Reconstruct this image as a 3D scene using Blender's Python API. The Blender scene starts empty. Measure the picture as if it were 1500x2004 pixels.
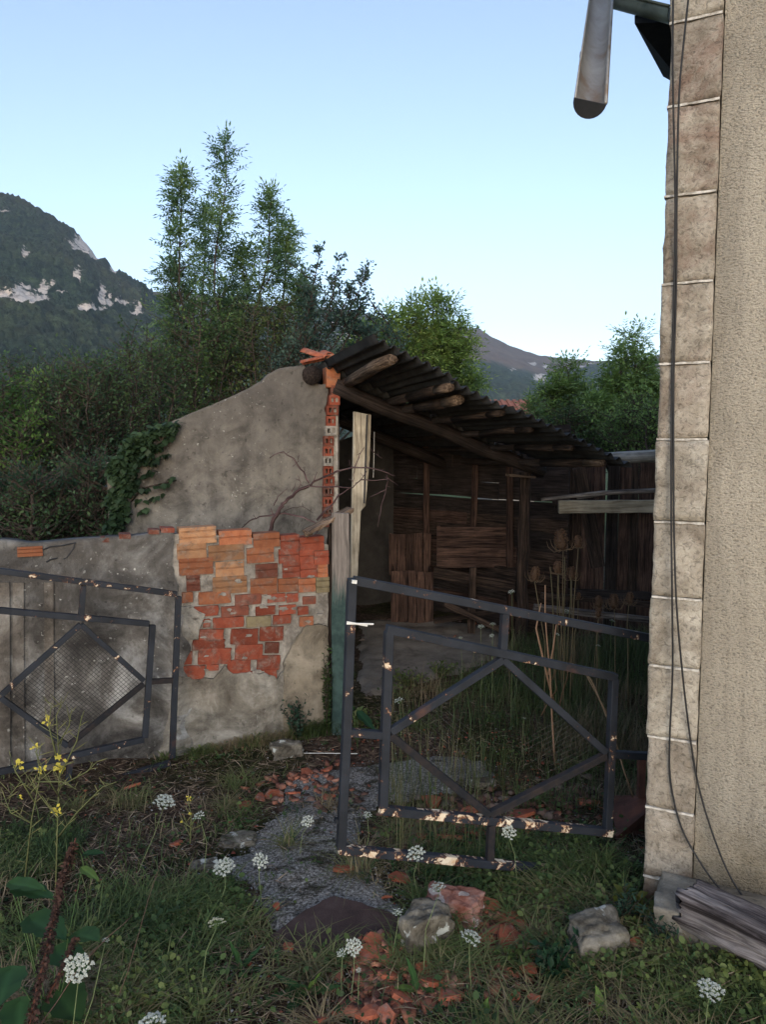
import bpy, bmesh, math, random
import numpy as np
from mathutils import Vector, Matrix
random.seed(7); rng = np.random.default_rng(11)
sc = bpy.context.scene
COL = sc.collection
R = math.radians
# ------------------------------------------------------------------ camera, sky, sun, exposure
CAMZ = 1.6; PITCH = R(5.0); F = 1505.0
cam = bpy.data.cameras.new('camera'); co = bpy.data.objects.new('camera', cam); COL.objects.link(co)
co.location = (0, 0, CAMZ); co.rotation_euler = (R(90) - PITCH, 0, 0)
cam.sensor_fit = 'VERTICAL'; cam.angle = 2 * math.atan(1002 / F); cam.clip_start = 0.05; cam.clip_end = 6000
sc.camera = co
SUN_EL, SUN_AZ = R(20), R(180)       # compass style: 0 = +Y, clockwise
w = bpy.data.worlds.new('World'); sc.world = w; w.use_nodes = True
nt = w.node_tree; nt.nodes.clear()
sky = nt.nodes.new('ShaderNodeTexSky'); sky.sky_type = 'NISHITA'; sky.sun_disc = False
sky.sun_elevation = SUN_EL; sky.sun_rotation = SUN_AZ; sky.altitude = 300; sky.air_density = 1.0; sky.dust_density = 1.1; sky.ozone_density = 2.2
bg = nt.nodes.new('ShaderNodeBackground'); bg.inputs[1].default_value = 0.12
wo = nt.nodes.new('ShaderNodeOutputWorld')
hs_ = nt.nodes.new('ShaderNodeHueSaturation'); hs_.inputs['Saturation'].default_value = 0.82; hs_.inputs['Value'].default_value = 0.88
nt.links.new(sky.outputs[0], hs_.inputs['Color']); nt.links.new(hs_.outputs[0], bg.inputs[0]); nt.links.new(bg.outputs[0], wo.inputs[0])
sl = bpy.data.lights.new('sun', 'SUN'); so = bpy.data.objects.new('sun', sl); COL.objects.link(so)
sl.energy = 0.42; sl.angle = R(25); sl.color = (1.0, 0.90, 0.78)
sd = Vector((math.sin(SUN_AZ) * math.cos(SUN_EL), math.cos(SUN_AZ) * math.cos(SUN_EL), math.sin(SUN_EL)))
so.rotation_euler = sd.to_track_quat('Z', 'Y').to_euler()
vs = sc.view_settings; vs.view_transform = 'Standard'; vs.look = 'None'; vs.exposure = 1.56; vs.gamma = 1.0; vs.use_curve_mapping = False
sc.render.engine = 'CYCLES'
sc.cycles.use_denoising = True
sc.cycles.max_bounces = 6; sc.cycles.diffuse_bounces = 3; sc.cycles.transmission_bounces = 3; sc.cycles.volume_bounces = 0
sc.cycles.use_fast_gi = False

# ------------------------------------------------------------------ projection helpers (surveying the place from the photograph)
cP, sP = math.cos(PITCH), math.sin(PITCH)
def ray(px, py):
    x = (px - 750) / F; y = (1002 - py) / F
    return Vector((x, cP + y * sP, -sP + y * cP))
def at(px, py, Y):
    d = ray(px, py); return Vector((0, 0, CAMZ)) + d * (Y / d.y)
def onplane(px, py, p0, n):
    d = ray(px, py); o = Vector((0, 0, CAMZ)); return o + d * ((Vector(p0) - o).dot(n) / d.dot(n))
def sstep(a, b, x):
    t = np.clip((x - a) / (b - a), 0, 1); return t * t * (3 - 2 * t)
def zg(X, Y):
    X = np.asarray(X, float); Y = np.asarray(Y, float)
    z = -0.15 * sstep(2.0, 4.2, Y)
    z = z + 0.02 * np.sin(X * 2.3 + 1) * np.sin(Y * 1.9) + 0.008 * np.sin(X * 7.1 + Y * 3) 
    z = z - 3.5 * sstep(16, 70, Y)
    return z
def gpt(px, py, h=0.0):
    d = ray(px, py); t = 2.0
    for _ in range(30):
        p = d * t; t = (CAMZ - h - float(zg(p.x, p.y))) / -d.z if d.z < 0 else t
    p = d * t; return Vector((p.x, p.y, CAMZ + p.z))
def onz(px, py, z):
    d = ray(px, py); return Vector((0, 0, CAMZ)) + d * ((z - CAMZ) / d.z)
# ------------------------------------------------------------------ numpy noise
_T = np.random.default_rng(5).random((64, 64, 64))
def vnoise(p):
    i = np.floor(p).astype(int); f = p - i; f = f * f * (3 - 2 * f); i0 = i & 63; i1 = (i + 1) & 63
    x0, y0, z0 = i0[..., 0], i0[..., 1], i0[..., 2]; x1, y1, z1 = i1[..., 0], i1[..., 1], i1[..., 2]
    fx, fy, fz = f[..., 0], f[..., 1], f[..., 2]
    a = _T[x0, y0, z0] * (1 - fx) + _T[x1, y0, z0] * fx; b = _T[x0, y1, z0] * (1 - fx) + _T[x1, y1, z0] * fx
    c = _T[x0, y0, z1] * (1 - fx) + _T[x1, y0, z1] * fx; d = _T[x0, y1, z1] * (1 - fx) + _T[x1, y1, z1] * fx
    return ((a * (1 - fy) + b * fy) * (1 - fz) + (c * (1 - fy) + d * fy) * fz) * 2 - 1
def fbm(p, oct=4):
    s = 0; a = 1; t = 0
    for k in range(oct):
        s = s + a * vnoise(p * (2 ** k) + k * 17.3); t += a; a *= 0.5
    return s / t
# ------------------------------------------------------------------ materials
class NT:
    def __init__(s, name):
        s.m = bpy.data.materials.new(name); s.m.use_nodes = True; s.t = s.m.node_tree; s.t.nodes.clear()
        s.out = s.t.nodes.new('ShaderNodeOutputMaterial')
    def n(s, typ, **kw):
        nd = s.t.nodes.new(typ)
        for k, v in kw.items(): setattr(nd, k, v)
        return nd
    def l(s, a, b): s.t.links.new(a, b)
    def coord(s, kind='pos', scale=(1, 1, 1), off=(0, 0, 0)):
        if kind == 'pos': o = s.n('ShaderNodeNewGeometry').outputs['Position']
        elif kind == 'gr': o = s.n('ShaderNodeAttribute', attribute_name='gr').outputs['Vector']
        else: o = s.n('ShaderNodeTexCoord').outputs['Object']
        mp = s.n('ShaderNodeMapping'); mp.inputs['Scale'].default_value = scale; mp.inputs['Location'].default_value = off
        s.l(o, mp.inputs[0]); return mp.outputs[0]
    def noise(s, vec, scale, detail=5, rough=0.6, dist=0.0):
        nd = s.n('ShaderNodeTexNoise'); s.l(vec, nd.inputs['Vector']); nd.inputs['Scale'].default_value = scale
        nd.inputs['Detail'].default_value = detail; nd.inputs['Roughness'].default_value = rough; nd.inputs['Distortion'].default_value = dist
        return nd.outputs['Fac']
    def ramp(s, fac, stops):
        nd = s.n('ShaderNodeValToRGB'); cr = nd.color_ramp
        while len(cr.elements) < len(stops): cr.elements.new(0.5)
        for e, (p, c) in zip(cr.elements, stops):
            e.position = p; e.color = (c, c, c, 1) if isinstance(c, (int, float)) else (*c, 1)
        s.l(fac, nd.inputs[0]); return nd.outputs[0]
    def mix(s, fac, a, b, mode='MIX'):
        nd = s.n('ShaderNodeMix', data_type='RGBA', blend_type=mode)
        for sock, v in ((nd.inputs[0], fac), (nd.inputs[6], a), (nd.inputs[7], b)):
            if isinstance(v, (int, float)): sock.default_value = v
            elif isinstance(v, tuple): sock.default_value = (*v, 1)
            else: s.l(v, sock)
        return nd.outputs[2]
    def math(s, op, a, b=0.0):
        nd = s.n('ShaderNodeMath', operation=op)
        for sock, v in ((nd.inputs[0], a), (nd.inputs[1], b)):
            if isinstance(v, (int, float)): sock.default_value = v
            else: s.l(v, sock)
        return nd.outputs[0]
    def sep(s, vec):
        nd = s.n('ShaderNodeSeparateXYZ'); s.l(vec, nd.inputs[0]); return nd.outputs
    def finish(s, col, rough=0.9, bump=None, bstr=0.5, bdist=0.01, metal=0.0, spec=0.3, trans=0.0):
        b = s.n('ShaderNodeBsdfPrincipled'); b.inputs['Specular IOR Level'].default_value = spec
        for sock, v in ((b.inputs['Base Color'], col), (b.inputs['Roughness'], rough), (b.inputs['Metallic'], metal)):
            if isinstance(v, (int, float)): sock.default_value = v
            elif isinstance(v, tuple): sock.default_value = (*v, 1)
            else: s.l(v, sock)
        if bump is not None:
            bn = s.n('ShaderNodeBump'); bn.inputs['Strength'].default_value = bstr; bn.inputs['Distance'].default_value = bdist
            s.l(bump, bn.inputs['Height']); s.l(bn.outputs[0], b.inputs['Normal'])
        o = b.outputs[0]
        if trans:
            tr = s.n('ShaderNodeBsdfTranslucent')
            if isinstance(col, tuple): tr.inputs[0].default_value = (*col, 1)
            else: s.l(col, tr.inputs[0])
            mx = s.n('ShaderNodeMixShader'); mx.inputs[0].default_value = trans
            s.l(o, mx.inputs[1]); s.l(tr.outputs[0], mx.inputs[2]); o = mx.outputs[0]
        s.l(o, s.out.inputs[0]); return s.m
def simple(name, stops, scale=6, rough=0.9, bstr=0.5, bscale=60, bdist=0.01, kind='pos', stretch=(1, 1, 1), spec=0.25, metal=0.0, rand=0.0, detail=6):
    t = NT(name); v = t.coord(kind, stretch); c = t.ramp(t.noise(v, scale, detail, 0.65, 0.3), stops)
    if rand:
        oi = t.n('ShaderNodeObjectInfo').outputs['Random']
        c = t.mix(1.0, c, t.ramp(oi, [(0, 1 - rand), (1, 1 + rand * 0.6)]), 'MULTIPLY')
    return t.finish(c, rough, t.noise(v, bscale, 6, 0.7), bstr, bdist, metal, spec)
def leafmat(name, trans=0.3, rough=0.55):
    t = NT(name); c = t.n('ShaderNodeAttribute', attribute_name='col').outputs['Color']
    return t.finish(c, rough, spec=0.25, trans=trans)
MAT = {}
def wood(name, c0, c1, c2, sc_=1.0, bstr=0.7):
    t = NT(name); v = t.coord('gr', (38 * sc_, 38 * sc_, 2.2 * sc_)); n1 = t.noise(v, 1.6, 7, 0.7, 0.6)
    c = t.ramp(n1, [(0.38, c0), (0.5, c1), (0.64, c2)])
    v2 = t.coord('pos'); c = t.mix(1.0, c, t.ramp(t.noise(v2, 5, 4), [(0.3, 0.55), (0.7, 1.15)]), 'MULTIPLY')
    oi = t.n('ShaderNodeObjectInfo').outputs['Random']
    c = t.mix(1.0, c, t.ramp(oi, [(0, 0.75), (1, 1.2)]), 'MULTIPLY')
    return t.finish(c, 0.9, n1, bstr, 0.006, spec=0.15)
MAT['wood_grey'] = wood('weathered grey wood', (0.035, 0.028, 0.024), (0.13, 0.11, 0.10), (0.27, 0.24, 0.22))
MAT['wood_timber'] = wood('split silver timber', (0.018, 0.014, 0.014), (0.10, 0.085, 0.085), (0.26, 0.235, 0.23), 0.8, 1.0)
MAT['wood_brown'] = wood('brown rafter wood', (0.010, 0.007, 0.006), (0.036, 0.024, 0.018), (0.085, 0.056, 0.04))
MAT['wood_end'] = wood('pale split purlin wood', (0.03, 0.02, 0.014), (0.11, 0.075, 0.052), (0.25, 0.18, 0.13))
MAT['wood_red'] = wood('red brown boards', (0.020, 0.012, 0.010), (0.062, 0.036, 0.027), (0.12, 0.072, 0.052))
MAT['wood_dark'] = wood('dark boards', (0.012, 0.009, 0.008), (0.03, 0.022, 0.019), (0.055, 0.042, 0.036))
MAT['wood_pale'] = wood('pale sawn board', (0.20, 0.165, 0.12), (0.36, 0.315, 0.24), (0.46, 0.41, 0.33), 0.8, 0.3)
MAT['wood_pale2'] = wood('peeled grey log', (0.12, 0.11, 0.10), (0.26, 0.245, 0.225), (0.38, 0.36, 0.33), 0.8)
MAT['bark'] = wood('bark', (0.02, 0.015, 0.012), (0.055, 0.042, 0.034), (0.10, 0.08, 0.07))
MAT['twig'] = wood('reddish dead twig', (0.03, 0.018, 0.018), (0.075, 0.045, 0.045), (0.16, 0.11, 0.11), 1.5)
# green painted post
def m_green():
    t = NT('flaking green paint on wood'); v = t.coord('gr', (30, 30, 2.5)); n1 = t.noise(v, 1.6, 7, 0.7, 0.6)
    wd = t.ramp(n1, [(0.3, (0.05, 0.042, 0.036)), (0.7, (0.22, 0.19, 0.17))])
    gn = t.ramp(t.noise(t.coord('pos'), 14, 6), [(0.4, (0.012, 0.030, 0.028)), (0.6, (0.032, 0.062, 0.056))])
    z = t.sep(t.coord('pos'))[2]; k = t.math('ADD', z, t.math('MULTIPLY', t.noise(v, 1.2, 6, 0.75), 0.75))
    f = t.ramp(t.math('MULTIPLY', k, 0.5), [(0.51, 1.0), (0.60, 0.0)])
    return t.finish(t.mix(f, wd, gn), 0.75, n1, 0.6, 0.005, spec=0.3)
MAT['post_green'] = m_green()
def m_render(name, base, dark, pale, zdark=None, bs=0.35, lich=0.5, bsc=1.6):
    t = NT(name); v = t.coord('pos'); big = t.noise(v, bsc, 8, 0.68, 0.5)
    c = t.ramp(big, [(0.36, dark), (0.5, base), (0.66, pale)])
    mid = t.ramp(t.noise(v, 5, 9, 0.75, 0.5), [(0.36, 0.45), (0.52, 1.0), (0.64, 1.3)]); c = t.mix(0.85, c, mid, 'MULTIPLY')
    vs_ = t.coord('pos', (9, 9, 0.8)); st = t.ramp(t.noise(vs_, 1.0, 5, 0.6), [(0.38, 0.62), (0.6, 1.05)]); c = t.mix(0.55, c, st, 'MULTIPLY')
    if zdark:
        z = t.sep(v)[2]; nz = t.math('ADD', z, t.math('MULTIPLY', t.noise(v, 2.5, 5), zdark[2]))
        f = t.ramp(t.math('MULTIPLY', nz, 0.33), [(zdark[0] / 3, 0.0), (zdark[1] / 3, 1.0)])
        c = t.mix(t.math('MULTIPLY', f, 0.6), c, dark)
    if lich:
        sp = t.ramp(t.noise(v, 42, 3, 0.5), [(0.66, 0.0), (0.72, 1.0)]); ms = t.ramp(t.noise(v, 2.2, 4), [(0.45, 0.0), (0.62, lich)])
        c = t.mix(t.math('MULTIPLY', sp, ms), c, (0.5, 0.5, 0.46))
    pit = t.ramp(t.noise(v, 26, 4, 0.5), [(0.30, 0.25), (0.36, 1.0)]); c = t.mix(0.5, c, pit, 'MULTIPLY')
    b = t.math('ADD', t.noise(v, 70, 6, 0.75), t.math('MULTIPLY', t.noise(v, 9, 5), 1.5))
    return t.finish(c, 0.95, b, bs, 0.012, spec=0.15)
MAT['gable_render'] = m_render('weathered cement render', (0.155, 0.142, 0.125), (0.088, 0.080, 0.073), (0.205, 0.187, 0.16), (1.7, 2.3, 0.8), 0.6, 0.5, 2.4)
MAT['wall_render'] = m_render('dark lichen stained render', (0.15, 0.14, 0.128), (0.055, 0.05, 0.046), (0.42, 0.415, 0.40), (0.70, 1.12, 0.5), 0.7, 0.9, 3.0)
MAT['plaster_low'] = m_render('patchy grey plaster', (0.20, 0.18, 0.15), (0.09, 0.075, 0.06), (0.36, 0.34, 0.30), None, 0.7, 0.3, 3.2)
MAT['plaster_tan'] = m_render('smooth tan plaster patch', (0.20, 0.17, 0.13), (0.12, 0.10, 0.075), (0.25, 0.22, 0.175), None, 0.3, 0.2)
MAT['pilaster'] = m_render('brownish cement band', (0.155, 0.135, 0.115), (0.07, 0.06, 0.052), (0.32, 0.30, 0.27), None, 0.6, 0.5, 3.0)
MAT['inner_render'] = simple('dark inner render', [(0.3, (0.025, 0.022, 0.02)), (0.7, (0.065, 0.058, 0.05))], 4, 0.95, 0.5, 50)  # mottled dark tone, darker than the outer renders
MAT['mortar'] = simple('rough grey mortar', [(0.36, (0.14, 0.125, 0.108)), (0.62, (0.33, 0.305, 0.27))], 12, 0.95, 0.9, 60, 0.015)
def brickm(name, a, b, c2):
    t = NT(name); v = t.coord('pos'); c = t.ramp(t.noise(v, 22, 7, 0.7, 0.3), [(0.25, a), (0.5, b), (0.78, c2)])
    c = t.mix(1.0, c, t.ramp(t.n('ShaderNodeObjectInfo').outputs['Random'], [(0, 0.5), (1, 1.0)]), 'MULTIPLY')
    dirt = t.ramp(t.noise(v, 13, 10, 0.8, 0.7), [(0.50, 0.0), (0.60, 0.6)]); c = t.mix(dirt, c, t.ramp(t.noise(v, 30, 4), [(0.4, (0.06, 0.05, 0.042)), (0.6, (0.20, 0.175, 0.15))]))
    return t.finish(c, 0.9, t.noise(v, 90, 6, 0.7), 0.5, 0.006, spec=0.2)
MAT['brick_orange'] = brickm('orange hollow brick', (0.23, 0.075, 0.038), (0.36, 0.13, 0.062), (0.42, 0.18, 0.09))
MAT['brick_yellow'] = brickm('yellowish hollow brick', (0.24, 0.11, 0.055), (0.36, 0.185, 0.095), (0.42, 0.25, 0.14))
MAT['brick_red'] = brickm('red solid brick', (0.15, 0.036, 0.022), (0.26, 0.062, 0.034), (0.33, 0.095, 0.055))
MAT['brick_dark'] = brickm('dark weathered brick', (0.07, 0.03, 0.022), (0.17, 0.055, 0.035), (0.22, 0.09, 0.06))
MAT['brick_grey'] = brickm('mossy grey brick', (0.10, 0.085, 0.05), (0.19, 0.155, 0.09), (0.25, 0.21, 0.13))
MAT['tile'] = brickm('terracotta tile', (0.24, 0.065, 0.036), (0.36, 0.105, 0.056), (0.45, 0.17, 0.10))
MAT['sheet'] = simple('blackened fibre cement', [(0.3, (0.012, 0.013, 0.015)), (0.7, (0.045, 0.046, 0.048))], 7, 0.85, 0.4, 60, 0.004, rand=0.3)
MAT['mountain'] = None
def m_paint(name, zmid, amt, ru=0.7):
    t = NT(name); v = t.coord('pos'); n = t.noise(v, 16, 8, 0.72, 0.4); z = t.sep(v)[2]
    k = t.math('ADD', n, t.math('MULTIPLY', t.ramp(t.math('MULTIPLY', z, 0.5), [(zmid / 2, 1.0), (zmid / 2 + 0.05, 0.0)]), amt))
    chip = t.ramp(k, [(0.685, 0.0), (0.70, 1.0)]); rim = t.ramp(k, [(0.655, 0.0), (0.67, 1.0)])
    blue = t.ramp(t.noise(v, 9, 5), [(0.3, (0.008, 0.010, 0.014)), (0.7, (0.019, 0.023, 0.032))])
    rust = t.ramp(t.noise(v, 30, 5), [(0.3, (0.05, 0.018, 0.01)), (0.7, (0.20, 0.075, 0.03))])
    cream = t.ramp(t.noise(v, 25, 5), [(0.32, (0.45, 0.27, 0.15)), (0.5, (0.62, 0.52, 0.38)), (0.8, (0.72, 0.66, 0.54))])
    c = t.mix(rim, blue, rust); c = t.mix(chip, c, cream)
    rl = t.ramp(t.noise(v, 3.3, 4), [(0.62, 0.0), (0.68, ru)]); c = t.mix(t.math('MULTIPLY', rl, t.ramp(t.noise(v, 18, 5), [(0.4, 0.0), (0.5, 1.0)])), c, rust)
    return t.finish(c, 0.65, t.math('SUBTRACT', t.noise(v, 120, 3), chip), 0.4, 0.002, spec=0.3)
MAT['paint'] = m_paint('dark blue gate paint', 5.0, 0.052, 0.3)
MAT['paint_chipped'] = m_paint('peeling blue paint over cream', 5.0, 0.145)
MAT['paint_few'] = m_paint('blue paint with a few chips', 5.0, 0.085)
MAT['paint_rust'] = simple('rusted bar', [(0.42, (0.009, 0.010, 0.013)), (0.66, (0.026, 0.019, 0.017))], 20, 0.8, 0.5, 90, 0.003)
MAT['wire'] = simple('dull wire', [(0.3, (0.03, 0.03, 0.032)), (0.7, (0.10, 0.095, 0.09))], 30, 0.6, 0.1, 60, 0.001)
MAT['wire_dark'] = simple('dark netting wire', [(0.3, (0.006, 0.007, 0.009)), (0.7, (0.02, 0.02, 0.022))], 30, 0.6, 0.1, 60, 0.001)
MAT['rust'] = simple('rusty sheet metal', [(0.25, (0.03, 0.016, 0.012)), (0.5, (0.08, 0.035, 0.025)), (0.8, (0.17, 0.06, 0.035))], 9, 0.8, 0.5, 60, 0.004)
MAT['plate'] = simple('dark maroon slab', [(0.25, (0.03, 0.02, 0.018)), (0.5, (0.055, 0.034, 0.03)), (0.8, (0.08, 0.055, 0.05))], 14, 0.9, 0.8, 150, 0.004)
MAT['white'] = simple('pale worn metal', [(0.3, (0.45, 0.44, 0.4)), (0.7, (0.75, 0.74, 0.7))], 20, 0.5, 0.2, 60, 0.002)
MAT['black'] = simple('black cable', [(0.3, (0.012, 0.012, 0.013)), (0.7, (0.025, 0.024, 0.024))], 20, 0.6, 0.1, 60, 0.001)
MAT['zinc'] = simple('stained zinc', [(0.34, (0.17, 0.12, 0.08)), (0.46, (0.23, 0.22, 0.205)), (0.64, (0.33, 0.325, 0.31))], 2.2, 0.5, 0.2, 40, 0.004, metal=0.35, stretch=(3, 1, 1), spec=0.5)
MAT['gutter_green'] = simple('mossy zinc gutter', [(0.3, (0.02, 0.025, 0.012)), (0.5, (0.09, 0.10, 0.07)), (0.7, (0.14, 0.16, 0.12))], 5, 0.5, 0.3, 40, 0.004, metal=0.2, spec=0.5)
MAT['soffit'] = simple('dark roof underside', [(0.3, (0.012, 0.013, 0.016)), (0.7, (0.03, 0.032, 0.036))], 8, 0.9, 0.3, 40)
def m_stucco():
    t = NT('coarse roughcast'); v = t.coord('pos', (1, 1, 1.25)); 
    big = t.ramp(t.noise(v, 0.9, 4), [(0.38, (0.38, 0.335, 0.265)), (0.62, (0.46, 0.41, 0.33))])
    z = t.sep(t.coord('pos'))[2]
    zz = t.ramp(t.math('MULTIPLY', z, 0.25), [(0.05, 0.82), (0.25, 1.0), (0.5, 0.95)]); c = t.mix(1.0, big, zz, 'MULTIPLY'); stn = t.ramp(t.noise(t.coord('pos', (2.2, 2.2, .5)), 1.6, 8, 0.7, .5), [(0.38, 0.74), (0.52, 1.0), (0.66, 1.08)]); c = t.mix(1.0, c, stn, 'MULTIPLY'); sp_ = t.ramp(t.math('ADD', z, t.math('MULTIPLY', t.noise(v, 6, 6, .7), .5)), [(0.38, 0.0), (0.62, 1.0)]); c = t.mix(1.0, c, t.ramp(sp_, [(0, (0.66, 0.62, 0.55)), (1, (1, 1, 1))]), 'MULTIPLY')
    g = t.noise(t.coord('pos', (1, 1, 1.5)), 120, 3, 0.6, 0.0); g2 = t.noise(v, 300, 2, 0.5)
    c = t.mix(0.8, c, t.ramp(g, [(0.36, 0.5), (0.44, 0.95), (0.62, 1.12)]), 'MULTIPLY')  # shade of the roughcast pits painted into the colour, following the bump
    return t.finish(c, 0.95, t.math('ADD', g, t.math('MULTIPLY', g2, 0.4)), 1.0, 0.014, spec=0.15)
MAT['stucco'] = m_stucco()
def m_quoin():
    t = NT('dressed sandstone'); v = t.coord('pos'); o = t.n('ShaderNodeObjectInfo').outputs['Random']
    c = t.ramp(t.noise(v, 7, 7, 0.7, 0.5), [(0.36, (0.20, 0.17, 0.135)), (0.5, (0.315, 0.28, 0.23)), (0.64, (0.43, 0.39, 0.33))])
    red = t.ramp(t.noise(v, 4.2, 9, 0.78, 0.8), [(0.48, 0.0), (0.60, 0.75)]); z = t.sep(v)[2]
    up = t.ramp(t.math('MULTIPLY', z, 0.25), [(0.30, 0.0), (0.62, 0.8)])
    c = t.mix(t.math('MULTIPLY', red, up), c, (0.19, 0.11, 0.085))
    c = t.mix(1.0, c, t.ramp(o, [(0, (0.85, 0.83, 0.82)), (0.5, (1.0, 0.98, 0.95)), (1, (1.08, 1.1, 1.1))]), 'MULTIPLY')
    g = t.noise(v, 60, 5, 0.7, 1.0); c = t.mix(0.7, c, t.ramp(g, [(0.38, 0.4), (0.47, 0.95), (0.65, 1.2)]), 'MULTIPLY')
    low = t.ramp(t.math('ADD', z, t.math('MULTIPLY', t.noise(v, 9, 5), 0.25)), [(0.16, 1.0), (0.26, 0.0)])
    c = t.mix(t.math('MULTIPLY', low, 0.85), c, (0.13, 0.06, 0.025))
    return t.finish(c, 0.92, t.math('ADD', g, t.math('MULTIPLY', t.noise(v, 16, 8, .8), 1.3)), 0.8, 0.010, spec=0.15)
MAT['quoin'] = m_quoin()
MAT['joint'] = simple('white lime pointing', [(0.40, (0.26, 0.235, 0.20)), (0.58, (0.52, 0.49, 0.44))], 40, 0.9, 0.4, 60, 0.004)
MAT['plinth'] = m_render('footing concrete', (0.30, 0.26, 0.205), (0.18, 0.15, 0.115), (0.36, 0.32, 0.26), None, 0.7, 0.3)
def m_rock(name, a, b, c2, lich=(0.45, 0.46, 0.42)):
    t = NT(name); v = t.coord('pos'); c = t.ramp(t.noise(v, 13, 8, 0.7, 0.5), [(0.38, a), (0.5, b), (0.63, c2)])
    f = t.ramp(t.noise(v, 16, 4, 0.5), [(0.60, 0.0), (0.64, 0.9)]); c = t.mix(f, c, lich)
    return t.finish(c, 0.95, t.noise(v, 50, 8, 0.75), 0.8, 0.012, spec=0.15)
MAT['rock'] = m_rock('grey boulder', (0.05, 0.042, 0.032), (0.13, 0.115, 0.09), (0.22, 0.20, 0.165))
MAT['rock_pink'] = m_rock('pinkish block', (0.16, 0.055, 0.035), (0.26, 0.12, 0.09), (0.30, 0.2, 0.165), (0.38, 0.33, 0.3))
MAT['leaf'] = leafmat('leaf', 0.48); MAT['grass'] = leafmat('grass blades', 0.25, 0.6); MAT['petal'] = leafmat('petals', 0.15, 0.8)
MAT['dry'] = leafmat('dry plant', 0.05, 0.9)
def m_ground():
    t = NT('soil moss and thatch'); v = t.coord('pos'); n1 = t.noise(v, 1.3, 5, 0.6, 0.5)
    soil = t.ramp(t.noise(v, 30, 8, 0.75), [(0.38, (0.02, 0.013, 0.010)), (0.5, (0.07, 0.045, 0.032)), (0.64, (0.17, 0.115, 0.085))])
    moss = t.ramp(t.noise(v, 24, 8, 0.75), [(0.38, (0.012, 0.014, 0.006)), (0.52, (0.036, 0.036, 0.014)), (0.66, (0.08, 0.07, 0.03))])
    c = t.mix(t.ramp(n1, [(0.44, 0.0), (0.58, 1.0)]), soil, moss)
    y = t.sep(v)[1]; far = t.ramp(t.math('MULTIPLY', y, 0.02), [(0.2, 0.0), (0.4, 1.0)])
    gr = t.ramp(t.noise(v, 0.3, 6), [(0.3, (0.03, 0.05, 0.015)), (0.7, (0.08, 0.10, 0.035))])
    c = t.mix(far, c, gr)
    return t.finish(c, 1.0, t.noise(v, 45, 8, 0.8), 1.0, 0.02, spec=0.1)
MAT['ground'] = m_ground()
def m_path():
    t = NT('mossy old concrete'); v = t.coord('pos')
    c = t.ramp(t.noise(v, 85, 6, 0.8), [(0.38, (0.026, 0.023, 0.020)), (0.47, (0.13, 0.12, 0.108)), (0.55, (0.27, 0.255, 0.235)), (0.64, (0.48, 0.46, 0.43))])
    ms = t.ramp(t.noise(v, 4.5, 8, 0.8), [(0.53, 0.0), (0.60, 0.9)]); c = t.mix(ms, c, t.ramp(t.noise(v, 60, 5), [(0.3, (0.012, 0.011, 0.006)), (0.7, (0.05, 0.045, 0.024))]))
    return t.finish(c, 0.95, t.math('ADD', t.noise(v, 85, 6, 0.8), ms), 0.9, 0.01, spec=0.15)
MAT['path'] = m_path()
MAT['slab'] = simple('dusty concrete floor', [(0.3, (0.06, 0.05, 0.04)), (0.5, (0.14, 0.12, 0.10)), (0.75, (0.21, 0.185, 0.155))], 5, 0.95, 0.6, 70, 0.01)
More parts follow.
